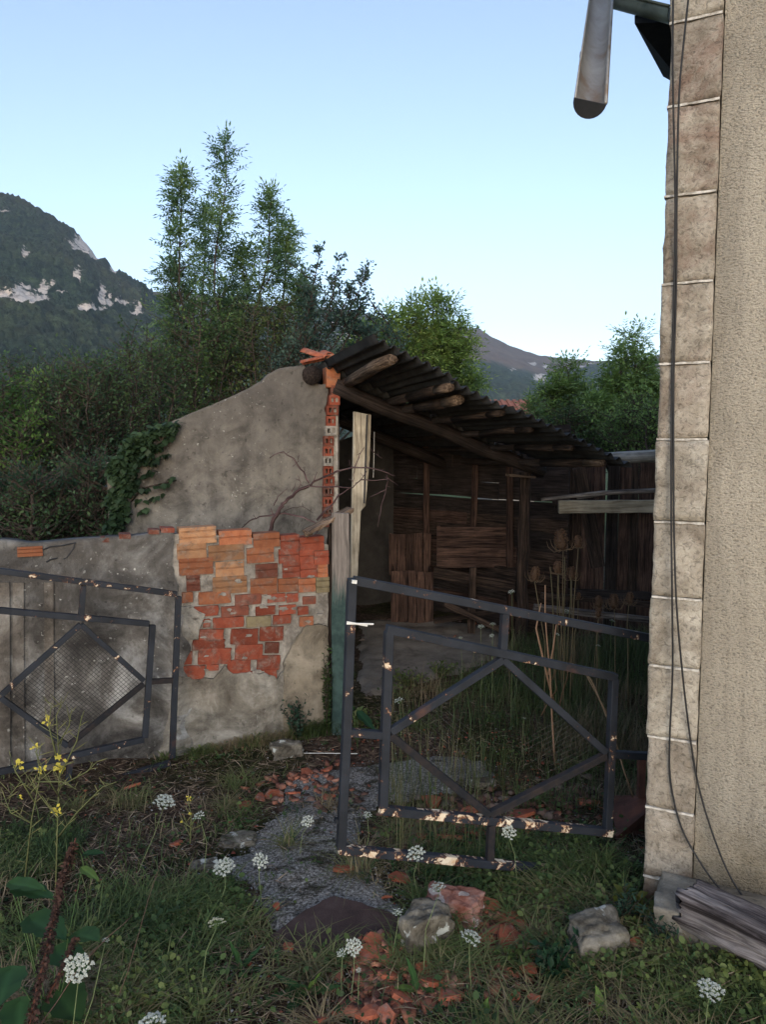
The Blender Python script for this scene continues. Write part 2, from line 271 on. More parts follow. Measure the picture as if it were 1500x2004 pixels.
# ------------------------------------------------------------------ mesh building
def setp(o, kind=None, label=None, cat=None, group=None):
    if kind: o['kind'] = kind
    if label: o['label'] = label
    if cat: o['category'] = cat
    if group: o['group'] = group
    return o
def thing(name, label, cat, loc=(0, 0, 0), group=None):
    o = bpy.data.objects.new(name, None); COL.objects.link(o); o.location = loc; o.empty_display_size = 0.1
    return setp(o, None, label, cat, group)
def wloc(o):
    v = Vector((0, 0, 0))
    while o is not None: v += o.location; o = o.parent
    return v
class MB:
    def __init__(s): s.v = []; s.f = []; s.g = []; s.c = []
    def add(s, vs, fs, gs=None, col=None):
        b = len(s.v); s.v += [tuple(x) for x in vs]; s.f += [tuple(i + b for i in f) for f in fs]
        s.g += [tuple(x) for x in (gs if gs is not None else vs)]; s.c += [(col or (1, 1, 1))] * len(vs)
    def tube(s, pts, rad, n=8, cap=True, noise=0.0, col=None, flat=1.0):
        pts = [Vector(p) for p in pts]
        if isinstance(rad, (int, float)): rad = [rad] * len(pts)
        vs = []; gs = []; L = 0; up = None
        off = random.random() * 9
        for i, p in enumerate(pts):
            a = pts[max(i - 1, 0)]; b = pts[min(i + 1, len(pts) - 1)]; t = (b - a).normalized()
            if up is None: up = t.orthogonal().normalized() if abs(t.z) > 0.9 else Vector((0, 0, 1)).cross(t).normalized()
            up = (up - t * up.dot(t)).normalized(); sd_ = t.cross(up)
            if i: L += (p - pts[i - 1]).length
            for k in range(n):
                an = 2 * math.pi * k / n; r = rad[i] * (1 + noise * random.uniform(-1, 1))
                vs.append(p + up * math.cos(an) * r + sd_ * math.sin(an) * r * flat); gs.append((math.cos(an) * rad[i] + off, math.sin(an) * rad[i], L))
        fs = []
        for i in range(len(pts) - 1):
            for k in range(n):
                a = i * n + k; b = i * n + (k + 1) % n; fs.append((a, b, b + n, a + n))
        if cap: fs.append(tuple(range(n - 1, -1, -1))); fs.append(tuple((len(pts) - 1) * n + k for k in range(n)))
        s.add(vs, fs, gs, col)
    def bar(s, p, q, wd, ht, up=(0, 0, 1), wear=0.0, seg=1, taper=1.0, col=None):
        p = Vector(p); q = Vector(q); t = (q - p).normalized(); up = Vector(up); sd_ = t.cross(up).normalized(); up = sd_.cross(t).normalized()
        vs = []; gs = []; L = (q - p).length; off = random.random() * 9
        for i in range(seg + 1):
            c = p + (q - p) * (i / seg); k_ = 1 + (taper - 1) * i / seg
            for (a, b) in ((-1, -1), (1, -1), (1, 1), (-1, 1)):
                e = Vector((random.uniform(-1, 1), random.uniform(-1, 1), random.uniform(-1, 1))) * wear
                vs.append(c + sd_ * a * wd / 2 * k_ + up * b * ht / 2 * k_ + e); gs.append((a * wd / 2 + off, b * ht / 2, L * i / seg))
        fs = [(0, 3, 2, 1), tuple(seg * 4 + k for k in (0, 1, 2, 3))]
        for i in range(seg):
            for k in range(4):
                a = i * 4 + k; b = i * 4 + (k + 1) % 4; fs.append((a, b, b + 4, a + 4))
        s.add(vs, fs, gs, col)
    def prism(s, poly, off):    # poly: list of Vectors, off: extrusion vector
        n = len(poly); vs = [Vector(p) for p in poly] + [Vector(p) + Vector(off) for p in poly]
        fs = [tuple(range(n)), tuple(range(2 * n - 1, n - 1, -1))] + [(i, i + n, (i + 1) % n + n, (i + 1) % n) for i in range(n)]
        s.add(vs, fs)
    def build(s, name, mat, parent=None, smooth=False, bevel=0.0):
        o0 = wloc(parent) if parent is not None else Vector((0, 0, 0))
        me = bpy.data.meshes.new(name); me.from_pydata([(x - o0.x, y - o0.y, z - o0.z) for x, y, z in s.v], [], s.f)
        a = me.attributes.new('gr', 'FLOAT_VECTOR', 'POINT'); a.data.foreach_set('vector', np.array(s.g, dtype=np.float32).ravel())
        c = me.attributes.new('col', 'FLOAT_COLOR', 'POINT'); c.data.foreach_set('color', np.c_[np.array(s.c, dtype=np.float32), np.ones(len(s.c))].astype(np.float32).ravel())
        bm = bmesh.new(); bm.from_mesh(me); bmesh.ops.recalc_face_normals(bm, faces=bm.faces)
        if bevel: bmesh.ops.bevel(bm, geom=bm.edges[:], offset=bevel, segments=1, affect='EDGES', clamp_overlap=True)
        bm.to_mesh(me); bm.free()
        if smooth: me.polygons.foreach_set('use_smooth', [True] * len(me.polygons))
        me.materials.append(MAT[mat] if isinstance(mat, str) else mat)
        o = bpy.data.objects.new(name, me); COL.objects.link(o)
        if parent is not None: o.parent = parent
        return o
def inst(name, me, loc, parent=None, rot=None, scale=None):
    o = bpy.data.objects.new(name, me); COL.objects.link(o)
    if parent is not None: o.parent = parent; loc = Vector(loc) - wloc(parent)
    o.location = loc
    if rot is not None:
        o.rotation_mode = 'QUATERNION' if hasattr(rot, 'w') else 'XYZ'
        if hasattr(rot, 'w'): o.rotation_quaternion = rot
        else: o.rotation_euler = rot
    if scale is not None: o.scale = scale
    return o
def bulk(name, V, tmpl_faces, C, mat, parent=None, smooth=False):
    """V (n,k,3) copies of a k-vertex template; tmpl_faces list of tuples (all tris or quads mixed); C (n,3) or (n,k,3)"""
    n, k, _ = V.shape; me = bpy.data.meshes.new(name)
    if parent is not None: V = V - np.array(wloc(parent))
    loops = np.concatenate([np.array(f) for f in tmpl_faces]); sizes = np.array([len(f) for f in tmpl_faces])
    L = (loops[None, :] + (np.arange(n) * k)[:, None]).ravel(); S = np.tile(sizes, n); st = np.concatenate([[0], np.cumsum(S)[:-1]])
    me.vertices.add(n * k); me.vertices.foreach_set('co', V.astype(np.float32).ravel())
    me.loops.add(len(L)); me.loops.foreach_set('vertex_index', L.astype(np.int32))
    me.polygons.add(len(S)); me.polygons.foreach_set('loop_start', st.astype(np.int32)); me.polygons.foreach_set('loop_total', S.astype(np.int32))
    me.update(calc_edges=True)
    if C.ndim == 2: C = np.repeat(C[:, None, :], k, 1)
    c = me.attributes.new('col', 'FLOAT_COLOR', 'POINT'); c.data.foreach_set('color', np.concatenate([C, np.ones((n, k, 1))], 2).astype(np.float32).ravel())
    if smooth: me.polygons.foreach_set('use_smooth', [True] * len(me.polygons))
    me.materials.append(MAT[mat]); o = bpy.data.objects.new(name, me); COL.objects.link(o)
    if parent is not None: o.parent = parent
    return o
def grid_mesh(name, P, mat, attrs=None, smooth=True):
    r, c, _ = P.shape; idx = np.arange(r * c).reshape(r, c)
    q = np.stack([idx[:-1, :-1], idx[:-1, 1:], idx[1:, 1:], idx[1:, :-1]], -1).reshape(-1, 4)
    me = bpy.data.meshes.new(name); me.vertices.add(r * c); me.vertices.foreach_set('co', P.astype(np.float32).ravel())
    me.loops.add(q.size); me.loops.foreach_set('vertex_index', q.astype(np.int32).ravel())
    me.polygons.add(len(q)); me.polygons.foreach_set('loop_start', (np.arange(len(q)) * 4).astype(np.int32)); me.polygons.foreach_set('loop_total', np.full(len(q), 4, np.int32))
    me.update(calc_edges=True)
    for nm, a in (attrs or {}).items():
        at_ = me.attributes.new(nm, 'FLOAT', 'POINT'); at_.data.foreach_set('value', a.astype(np.float32).ravel())
    if smooth: me.polygons.foreach_set('use_smooth', [True] * len(me.polygons))
    me.materials.append(MAT[mat]); o = bpy.data.objects.new(name, me); COL.objects.link(o); return o
def inpoly(X, Y, poly):
    ins = np.zeros(X.shape, bool); n = len(poly)
    for i in range(n):
        x1, y1 = poly[i]; x2, y2 = poly[(i + 1) % n]
        c = ((y1 > Y) != (y2 > Y)) & (X < (x2 - x1) * (Y - y1) / (y2 - y1 + 1e-12) + x1); ins ^= c
    return ins
def gpoly(pts): return [tuple(gpt(x, y)[:2]) for x, y in pts]
# ================================================================== SETTING
# ground: one sheet, fine near the camera, out to the foot of the hills
def ground():
    ys = np.concatenate([np.linspace(-3, 1.2, 30), np.linspace(1.24, 9, 260), np.geomspace(9.1, 420, 90)])
    xs = np.concatenate([-np.geomspace(420, 4.1, 50), np.linspace(-4, 4, 230), np.geomspace(4.1, 420, 50)])
    X, Y = np.meshgrid(xs, ys); Z = zg(X, Y); near = (np.abs(X) < 5) & (Y < 10)
    Z = Z + np.where(near, 0.016 * fbm(np.stack([X * 6, Y * 6, X * 0], -1), 4), 0.0) - np.where(Y > 60, (Y - 60) * 0.008, 0)
    o = grid_mesh('ground', np.stack([X, Y, Z], -1), 'ground'); setp(o, 'structure')
ground()
PATH = gpoly([(560, 1530), (640, 1500), (700, 1495), (790, 1480), (850, 1470), (960, 1480), (1000, 1520), (900, 1560), (760, 1580), (730, 1620), (740, 1680), (790, 1740), (840, 1790), (740, 1850), (640, 1870), (560, 1860), (500, 1800), (470, 1740), (370, 1715), (385, 1690), (470, 1650), (520, 1600), (540, 1560)])
YARD = gpoly([(694, 1375), (760, 1360), (860, 1330), (960, 1300), (1010, 1265), (980, 1235), (870, 1215), (700, 1215)])
def sheet(name, poly, mat, h, step=0.035, wob=0.06):
    xs = [p[0] for p in poly]; ys = [p[1] for p in poly]
    X, Y = np.meshgrid(np.arange(min(xs) - .1, max(xs) + .1, step), np.arange(min(ys) - .1, max(ys) + .1, step))
    nx = wob * fbm(np.stack([X * 5, Y * 5, X * 0 + 3], -1), 3); ny = wob * fbm(np.stack([X * 5, Y * 5, X * 0 + 9], -1), 3)
    ins = inpoly(X + nx, Y + ny, poly)
    # distance to edge by repeated erosion -> edge height falls into the ground
    d = ins.astype(float); e = ins.copy()
    for _ in range(3):
        e = e & np.roll(e, 1, 0) & np.roll(e, -1, 0) & np.roll(e, 1, 1) & np.roll(e, -1, 1); d += e
    Z = zg(X, Y) + 0.016 * fbm(np.stack([X * 6, Y * 6, X * 0], -1), 4) - 0.03 + (h + 0.03) * np.clip(d / 3, 0, 1) + 0.006 * fbm(np.stack([X * 14, Y * 14, X * 0], -1), 3)
    o = grid_mesh(name, np.stack([X, Y, Z], -1), mat)
    bm = bmesh.new(); bm.from_mesh(o.data); bm.verts.ensure_lookup_table(); fl = d.ravel()
    bmesh.ops.delete(bm, geom=[v for v in bm.verts if fl[v.index] < 0.5], context='VERTS'); bm.to_mesh(o.data); bm.free()
    return setp(o, 'structure')
sheet('path', PATH, 'path', 0.014)
sheet('yard_floor', YARD, 'slab', 0.03)
# mountains -------------------------------------------------------
def m_mountain(name, forest, forest2, bare, rock):
    t = NT(name); v = t.coord('pos')
    rk = t.n('ShaderNodeAttribute', attribute_name='rock').outputs['Fac']; br = t.n('ShaderNodeAttribute', attribute_name='bare').outputs['Fac']
    c = t.ramp(t.noise(v, 0.06, 8, 0.8), [(0.4, forest), (0.6, forest2)])
    c = t.mix(0.8, c, t.ramp(t.noise(v, 0.28, 4, 0.8), [(0.38, 0.35), (0.5, 0.9), (0.62, 1.7)]), 'MULTIPLY'); c = t.mix(br, c, t.ramp(t.noise(v, 0.03, 8, 0.75), [(0.3, bare[0]), (0.6, bare[1])]))
    rc = t.ramp(t.noise(t.coord('pos', (1, 1, 2.2)), 0.16, 8, 0.8), [(0.38, tuple(x * 0.3 for x in rock)), (0.48, rock), (0.62, tuple(x * 1.3 for x in rock))])
    f = t.ramp(t.math('ADD', rk, t.math('MULTIPLY', t.math('SUBTRACT', t.noise(v, 0.09, 7, 0.8), 0.5), 2.6)), [(0.5, 0.0), (0.54, 1.0)])
    return t.finish(t.mix(f, c, rc), 1.0, t.noise(v, 0.25, 4), 0.8, 3.0, spec=0.05)
MAT['mountain'] = m_mountain('forested limestone slope', (0.012, 0.020, 0.012), (0.030, 0.044, 0.022), ((0.10, 0.08, 0.05), (0.16, 0.13, 0.085)), (0.46, 0.40, 0.35))
MAT['mountain_far'] = m_mountain('heath covered far slope', (0.025, 0.038, 0.022), (0.045, 0.062, 0.032), ((0.10, 0.072, 0.055), (0.155, 0.115, 0.085)), (0.42, 0.38, 0.34))
def mountain(name, ridge, pxr, Yc, Yf, rocks, bare, bumps, mat, nx, nr, wx=1.0, edge=6, label=None):
    """ridge: crest profile surveyed as (px, py); crest stands at distance Yc, foot at Yf. A height field over the ground plan."""
    px = np.linspace(pxr[0], pxr[1], nx); rx = np.array([r[0] for r in ridge]); ry = np.array([r[1] for r in ridge])
    crest = np.interp(px, rx, ry)
    v = np.concatenate([np.linspace(0, 1, nr), 1 + np.linspace(0.03, 0.6, 14)])
    PX, Vv = np.meshgrid(px, v)
    Y = Yf + (Yc - Yf) * Vv
    X = (PX - 750) / F * Y
    Hc = (869 - np.interp(PX, px, crest)) / F * Yc
    base = -6 - Y * 0.0
    prof = np.where(Vv < 1, Vv ** 1.15, np.cos((Vv - 1) * 2.0))
    P3 = np.stack([X / 90, Y / 90, X * 0], -1)
    rug = fbm(P3 * 1.0, 5)
    Z = base + (Hc + CAMZ - base) * prof + rug * 0.16 * Hc * np.sin(np.clip(Vv, 0, 1) * math.pi)
    # apparent height of each surface point
    py = 870 - (Z - CAMZ) / Y * F
    rk = np.zeros_like(Z)
    for (cx, cy, ax, ay, s) in rocks:
        d2 = ((PX - cx) / ax) ** 2 + ((py - cy) / ay) ** 2
        rk = np.maximum(rk, s * np.exp(-d2 * 0.9))
    rk = rk * (0.95 + 1.5 * fbm(np.stack([X / 22, Y / 40, Z / 12], -1), 5))
    bumpn = (1 - np.abs(vnoise(np.stack([X / bumps[0], Y / bumps[0] * .7, Z / bumps[0]], -1)))) * .8 + .5 * np.abs(vnoise(np.stack([X / bumps[0] * 2.3, Y / bumps[0] * 1.6, Z / bumps[0] * 2], -1)))
    ba = np.clip(bare(PX, py) + 0.25 * rug, 0, 1)
    Z = Z + bumpn * bumps[1] * (1 - np.clip(rk, 0, 1)) * (1 - 0.75 * ba)
    Y = Y - np.clip(rk, 0, 1) * 8 * (0.6 + fbm(np.stack([X / 18, Z / 8, X * 0], -1), 3))
    o = grid_mesh(name, np.stack([X, Y, Z], -1), mat, {'rock': rk, 'bare': ba}, smooth=True); setp(o, 'structure')
    if label: o['label'] = label
    return o
rocksL = [(20, 590, 22, 14, 1.0), (60, 592, 30, 16, 1.1), (85, 600, 14, 12, 1.0), (5, 510, 6, 14, .9), (70, 515, 10, 8, .75), (35, 435, 12, 4, .9), (180, 497, 26, 17, 1.05), (200, 515, 12, 12, 1.0), (168, 555, 9, 12, .9),
          (100, 585, 10, 16, .9), (105, 595, 8, 12, .9), (140, 590, 14, 9, .8), (213, 592, 9, 22, 1.1), (190, 618, 26, 8, 1.1), (225, 600, 8, 14, .9), (260, 602, 24, 8, 1.15), (285, 605, 4, 18, 1.0), (280, 624, 14, 6, 1.0), (235, 545, 8, 10, .9), (120, 570, 6, 7, .75), (245, 577, 8, 7, .75)]
mountain('mountain_left', [(-500, 300), (-200, 350), (0, 396), (60, 412), (120, 445), (160, 470), (190, 492), (205, 515), (230, 535), (250, 552), (290, 572), (320, 600), (360, 640), (420, 690), (500, 740), (640, 800)], (-130, 560), 620, 210,
         rocksL, lambda PX, py: np.zeros_like(PX), (6, 6.0), 'mountain', 620, 300, label='forested mountain with pale limestone cliffs')
mountain('mountain_middle', [(150, 640), (250, 600), (300, 577), (340, 582), (400, 585), (470, 600), (560, 612), (650, 612), (720, 622), (780, 650), (860, 700), (1000, 780)], (150, 1000), 1000, 420,
         [(345, 580, 14, 9, 1.1), (375, 588, 16, 10, 1.0), (400, 610, 14, 14, .9), (520, 600, 14, 8, .8), (680, 660, 24, 16, .8), (660, 640, 20, 8, .7)], lambda PX, py: np.clip((640 - py) / 40, 0, 1) * 0.7, (14, 7), 'mountain_far', 300, 120, label='farther ridge with rocky crest seen behind the trees')
mountain('mountain_right', [(500, 720), (620, 660), (700, 622), (780, 640), (850, 655), (895, 646), (935, 648), (960, 663), (1000, 682), (1050, 699), (1120, 706), (1200, 712), (1250, 708), (1290, 695), (1400, 680), (1800, 640)], (500, 1800), 1300, 380,
         [(1060, 745, 20, 10, .95), (1075, 765, 16, 8, .95), (1045, 780, 14, 7, .9), (1090, 772, 12, 5, .8), (1130, 722, 12, 4, .9), (1040, 715, 8, 4, .8), (1065, 722, 6, 4, .8), (1000, 730, 7, 5, .6), (930, 670, 8, 5, .7), (950, 655, 14, 3, .7), (1150, 716, 10, 3, .8)],
         lambda PX, py: np.clip((735 + 12 * np.sin(PX / 40) - py) / 14, 0, 1), (16, 8), 'mountain_far', 420, 150, label='brown heath hill with scattered white rock')
# ================================================================== HAZE
def haze():
    x0, x1, y0, y1, z0, z1 = -2200, 2400, -40, 2600, -26, 420
    mb = MB(); mb.prism([Vector((x0, y0, z0)), Vector((x1, y0, z0)), Vector((x1, y1, z0)), Vector((x0, y1, z0))], Vector((0, 0, z1 - z0)))
    t = NT('valley air'); v = t.n('ShaderNodeVolumePrincipled'); v.inputs['Density'].default_value = HAZE_D; v.inputs['Color'].default_value = (0.62, 0.78, 1.0, 1); v.inputs['Anisotropy'].default_value = 0.0
    t.l(v.outputs[0], t.out.inputs['Volume']); MAT['haze'] = t.m; o = mb.build('haze', 'haze', None); o['kind'] = 'stuff'; o['label'] = 'thin blue evening haze in the valley air'
HAZE_D = 0.00020
haze()
# ================================================================== HOUSE (right)
Hc = at(1285, 870, 2.6); Hc.z = 0; Hd = Vector((0.898, -0.44, 0)).normalized(); Hn = Vector((-Hd.y * -1, 0, 0))
Hn = Vector((Hd.y, -Hd.x, 0))    # outward (towards viewer)
Hb = -Hn                          # into the house
house = thing('house', 'pale roughcast house with a column of sandstone corner blocks on the right', 'house', (Hc.x, Hc.y, 0))
def hp(t, z, out=0.0): return Hc + Hd * t + Hn * out + Vector((0, 0, z))
def hz(px, py): return onplane(px, py, Hc, Hn)
QW = 0.165
mb = MB()
mb.prism([hp(QW, 0.0, -0.012), hp(3.6, 0.0, -0.012), hp(3.6, 4.6, -0.012), hp(QW, 4.6, -0.012)], Hb * 0.3); mb.build('wall', 'stucco', house)
mb = MB(); mb.prism([hp(0.02, -0.2, -0.32), hp(0.02, 4.6, -0.32), hp(3.6, 4.6, -0.32), hp(3.6, -0.2, -0.32)], Hb * 3.4); mb.build('wall', 'stucco', house)
mb = MB(); mb.prism([hp(0.012, -0.1, -0.02), hp(QW - 0.012, -0.1, -0.02), hp(QW - 0.012, 4.6, -0.02), hp(0.012, 4.6, -0.02)], Hb * 0.26); mb.build('mortar_bed', 'plinth', house)
jz = [hz(1290, y).z for y in (53 - 168, 53, 215, 388, 558, 713, 860, 1021, 1168, 1303, 1442, 1582, 1718)]
jz = [jz[0] + 0.55, jz[0] + 0.27] + jz + [-0.1]
def rough_block(name, mat, parent, p0, ax, ay, az, sub=5, amp=0.006, seed=0, smooth=True):
    """block with corner p0 and edge vectors; faces subdivided and roughened, edges worn"""
    bm = bmesh.new(); bmesh.ops.create_cube(bm, size=1.0)
    bmesh.ops.subdivide_edges(bm, edges=bm.edges[:], cuts=sub, use_grid_fill=True)
    V = np.array([v.co[:] for v in bm.verts]); 
    r = np.abs(V).copy(); r.sort(1); ed = np.clip((r[:, 1] - 0.38) / 0.12, 0, 1)     # near an edge
    W = V[:, :1] * np.array(ax) + V[:, 1:2] * np.array(ay) + V[:, 2:] * np.array(az); 
    nrm = V / np.linalg.norm(V, axis=1, keepdims=True); nw = nrm[:, :1] * np.array(Vector(ax).normalized()) + nrm[:, 1:2] * np.array(Vector(ay).normalized()) + nrm[:, 2:] * np.array(Vector(az).normalized())
    d = amp * fbm(W * 16 + seed * 3.7, 4)[:, None] * 1.4 - ed[:, None] * amp * (0.5 + 0.9 * np.abs(fbm(W * 30 + seed, 2)))[:, None]
    W = W + nw * d + np.array(p0) + (np.array(ax) + np.array(ay) + np.array(az)) / 2
    o0 = np.array(wloc(parent)) if parent is not None else np.zeros(3)
    for v, c in zip(bm.verts, W - o0): v.co = c
    bmesh.ops.recalc_face_normals(bm, faces=bm.faces)
    me = bpy.data.meshes.new(name); bm.to_mesh(me); bm.free()
    if smooth: me.polygons.foreach_set('use_smooth', [True] * len(me.polygons))
    me.materials.append(MAT[mat]); o = bpy.data.objects.new(name, me); COL.objects.link(o)
    if parent is not None: o.parent = parent
    return o
for i in range(len(jz) - 1):
    zt, zb = jz[i], jz[i + 1]; g = 0.0032; e = random.uniform(-0.004, 0.006)
    rough_block('quoin_stone', 'quoin', house, hp(-e, zb + g, 0.004 + random.uniform(0, .003)), Hd * (QW + e - 0.002), Hb * 0.3, Vector((0, 0, zt - zb - 2 * g)), 11, 0.0055, i)
for z in jz[1:-1]:
    mb = MB(); n = 9; vs = []
    for k in range(n + 1):
        t_ = 0.002 + (QW - 0.008) * k / n
        for a_, b_ in ((-0.0036 + random.uniform(-.0012, .0012), 0.0035), (0.0036 + random.uniform(-.0012, .0012), 0.0035), (0.003, -0.03), (-0.003, -0.03)): vs.append(hp(t_, z + a_, b_ + 0.004))
    fs = [(k * 4 + q, k * 4 + (q + 1) % 4, k * 4 + 4 + (q + 1) % 4, k * 4 + 4 + q) for k in range(n) for q in range(4)] + [(0, 1, 2, 3), (n * 4 + 3, n * 4 + 2, n * 4 + 1, n * 4)]
    mb.add(vs, fs); mb.build('pointing', 'joint', house)
# footing under the wall
mb = MB()
mb.prism([hp(0.11, -0.12, 0.02), hp(3.6, -0.12, 0.10), hp(3.6, 0.11, 0.06), hp(1.2, 0.10, 0.05), hp(0.5, 0.08, 0.03), hp(0.17, 0.06, 0.015)], Hb * 0.1)
ft = mb.build('footing', 'plinth', house)
rough_block('footing_ledge', 'plinth', house, hp(0.06, -0.15, 0.25), Hd * 2.8, Hb * 0.26, Vector((0, 0, 0.275)), 16, 0.02, 4)
# roof corner and gutters
mb = MB(); pa, pb, pc, pd = at(1243, 46, 3.95), at(1360, 40, 3.95), at(1345, 175, 4.6), at(1299, 150, 4.6)
mb.prism([pa, pb, pc, pd], Vector((0.03, 0.1, 0.09))); mb.build('roof_overhang', 'soffit', house)
def trough(name, mat, parent, A, B, rad, opening, rim=True, capA=False):
    mb = MB(); A = Vector(A); B = Vector(B); t = (B - A).normalized(); u = (Vector(opening) - t * t.dot(Vector(opening))).normalized(); s_ = t.cross(u)
    n = 12; vs = []; fs = []; segs = 6
    for i in range(segs + 1):
        c = A + (B - A) * i / segs
        for rr in (rad, rad - 0.004):
            for k in range(n + 1):
                an = math.pi * k / n; vs.append(c - u * math.sin(an) * rr + s_ * math.cos(an) * rr)
    m = 2 * (n + 1)
    for i in range(segs):
        for k in range(n):
            a = i * m + k; fs.append((a, a + 1, a + 1 + m, a + m)); a += n + 1; fs.append((a, a + m, a + 1 + m, a + 1))
        for k in (0, n):
            a = i * m + k; fs.append((a, a + m, a + m + n + 1, a + n + 1))
    mb.add(vs, fs); o = mb.build(name, mat, parent, True)
    e = MB(); e.tube([A + s_ * rad + u * 0.004, B + s_ * rad + u * 0.004], 0.007, 6); 
    e.tube([A - s_ * rad + u * 0.002, B - s_ * rad + u * 0.002], 0.004, 6); e.build('rolled_edge', mat, o if parent is None else o, True)
    if capA:
        e = MB(); e.prism([A + t * 0.004 - u * math.sin(math.pi * k / n) * (rad + .004) + s_ * math.cos(math.pi * k / n) * (rad + .004) for k in range(n + 1)], -t * 0.006); e.build('end_cap', 'soffit', o)
    return o
trough('gutter', 'gutter_green', house, at(1175, -18, 4.25), at(1330, 20, 3.75), 0.062, (0, 0, 1))
tg = trough('hanging_gutter', 'zinc', None, at(1156, 198, 2.8), at(1186, -90, 4.7), 0.054, (0.12, -0.66, 0.74), capA=True)
for f_ in (0.22, 0.6):
    a_ = at(1156, 198, 2.8).lerp(at(1186, -90, 4.7), f_); t_ = (at(1186, -90, 4.7) - at(1156, 198, 2.8)).normalized(); u_ = Vector((0.12, -0.66, 0.74)); u_ = (u_ - t_ * t_.dot(u_)).normalized(); s__ = t_.cross(u_)
    mb = MB(); mb.tube([a_ - u_ * math.sin(math.pi * k / 12) * .057 + s__ * math.cos(math.pi * k / 12) * .057 for k in range(13)], .0035, 5); mb.build('seam', 'zinc', tg, True)
setp(tg, None, 'stained half round zinc gutter length hanging out above the yard with dark end cap', 'gutter')
# cables
for lab, pts in (('black cable whose lower end swings in nearer the stone blocks', [(1322, -60), (1321, 100), (1322, 210), (1325, 400), (1322, 560), (1318, 720), (1317, 860), (1318, 1025), (1320, 1170), (1320, 1310), (1313, 1450), (1315, 1530), (1335, 1610), (1370, 1670), (1410, 1722), (1452, 1768)]),
                 ('black cable that curves out farther across the roughcast', [(1358, -60), (1342, 100), (1333, 210), (1328, 400), (1326, 560), (1321, 720), (1321, 860), (1323, 1025), (1328, 1170), (1338, 1300), (1352, 1430), (1368, 1530), (1395, 1620), (1430, 1700), (1470, 1755), (1510, 1790)])):
    P = [hz(x, y) + Hn * (0.035 + 0.02 * math.sin(i)) for i, (x, y) in enumerate(pts)]
    # smooth
    Q = []
    for i in range(len(P) - 1):
        p0, p1, p2, p3 = P[max(i - 1, 0)], P[i], P[i + 1], P[min(i + 2, len(P) - 1)]
        for k in range(5):
            u = k / 5; Q.append(0.5 * ((2 * p1) + (p2 - p0) * u + (2 * p0 - 5 * p1 + 4 * p2 - p3) * u * u + (3 * p1 - p0 - 3 * p2 + p3) * u ** 3))
    Q.append(P[-1]); mb = MB(); mb.tube(Q, 0.0033, 7); o = mb.build('cable', 'black', None, True); setp(o, None, lab, 'cable', 'cables hanging down the house corner')
# weathered timber on the ledge
def timber():
    A = at(1352, 1768, 2.36); B = at(1640, 1905, 2.02); d = (B - A); n = 90; m = 44; vs = []; gs = []; L = d.length
    t = d.normalized(); s_ = t.cross(Vector((0, 0, 1))).normalized(); u = s_.cross(t)
    for i in range(n + 1):
        k = i / n; c = A + d * k
        for j in range(m):
            an = 2 * math.pi * j / m; q = 1 / max(abs(math.cos(an)) ** 1.0, abs(math.sin(an)))
            q = min(q, 1.22); cr = float(fbm(np.array([math.cos(an) * 6, math.sin(an) * 6, k * 1.6]), 4)); cr2 = float(vnoise(np.array([math.cos(an) * 14, math.sin(an) * 14, k * 2.0 + 5])))
            r = 0.076 * q * (1 + 0.13 * float(fbm(np.array([math.cos(an) * 2, math.sin(an) * 2, k * 5]), 3)) + 0.05 * cr) - 0.016 * max(0, cr2 - .1)
            en = random.uniform(-0.02, 0.03) if i == 0 else 0
            vs.append(c + s_ * math.cos(an) * r * 0.95 + u * math.sin(an) * r * 0.85 + t * en); gs.append((math.cos(an) * 0.07, math.sin(an) * 0.07, L * k))
    fs = [(i * m + j, i * m + (j + 1) % m, (i + 1) * m + (j + 1) % m, (i + 1) * m + j) for i in range(n) for j in range(m)] + [tuple(range(m)), tuple(n * m + j for j in range(m))]
    mb = MB(); mb.add(vs, fs, gs); o = mb.build('timber_beam', 'wood_timber', None, True)
    setp(o, None, 'thick weathered grey timber lying on the footing ledge of the house', 'timber')
timber()
# ================================================================== BOUNDARY WALL
Wa = at(345, 870, 4.3); Wb = at(645, 870, 4.62); Wa.z = Wb.z = 0; Wd = (Wb - Wa).normalized(); Wn = Vector((Wd.y, -Wd.x, 0)); WL = (Wb - Wa).length
bw = thing('boundary_wall', 'low garden wall, left half dark render, right half bare orange and red brickwork', 'wall', (Wa.x, Wa.y, -0.15))
def wp(px, py, out=0.0): return onplane(px, py, Wa + Wn * out, Wn)
def jag(pts, amp=3, step=9):
    out = []
    for i in range(len(pts)):
        a = pts[i]; b = pts[(i + 1) % len(pts)]; n = max(1, int(math.hypot(b[0] - a[0], b[1] - a[1]) / step))
        for k in range(n):
            u = k / n; out.append((a[0] + (b[0] - a[0]) * u + random.uniform(-amp, amp), a[1] + (b[1] - a[1]) * u + random.uniform(-amp, amp)))
    return out
def skin(name, pts, mat, out, thick, amp=3, step=9, parent=bw):
    mb = MB(); mb.prism([wp(x, y, out) for x, y in jag(pts, amp, step)], -Wn * thick); return mb.build(name, mat, parent)
# core
skin('mortar_core', [(300, 1046), (400, 1046), (520, 1054), (643, 1066), (640, 1500), (300, 1520)], 'mortar', -0.012, 0.11, 1, 20)
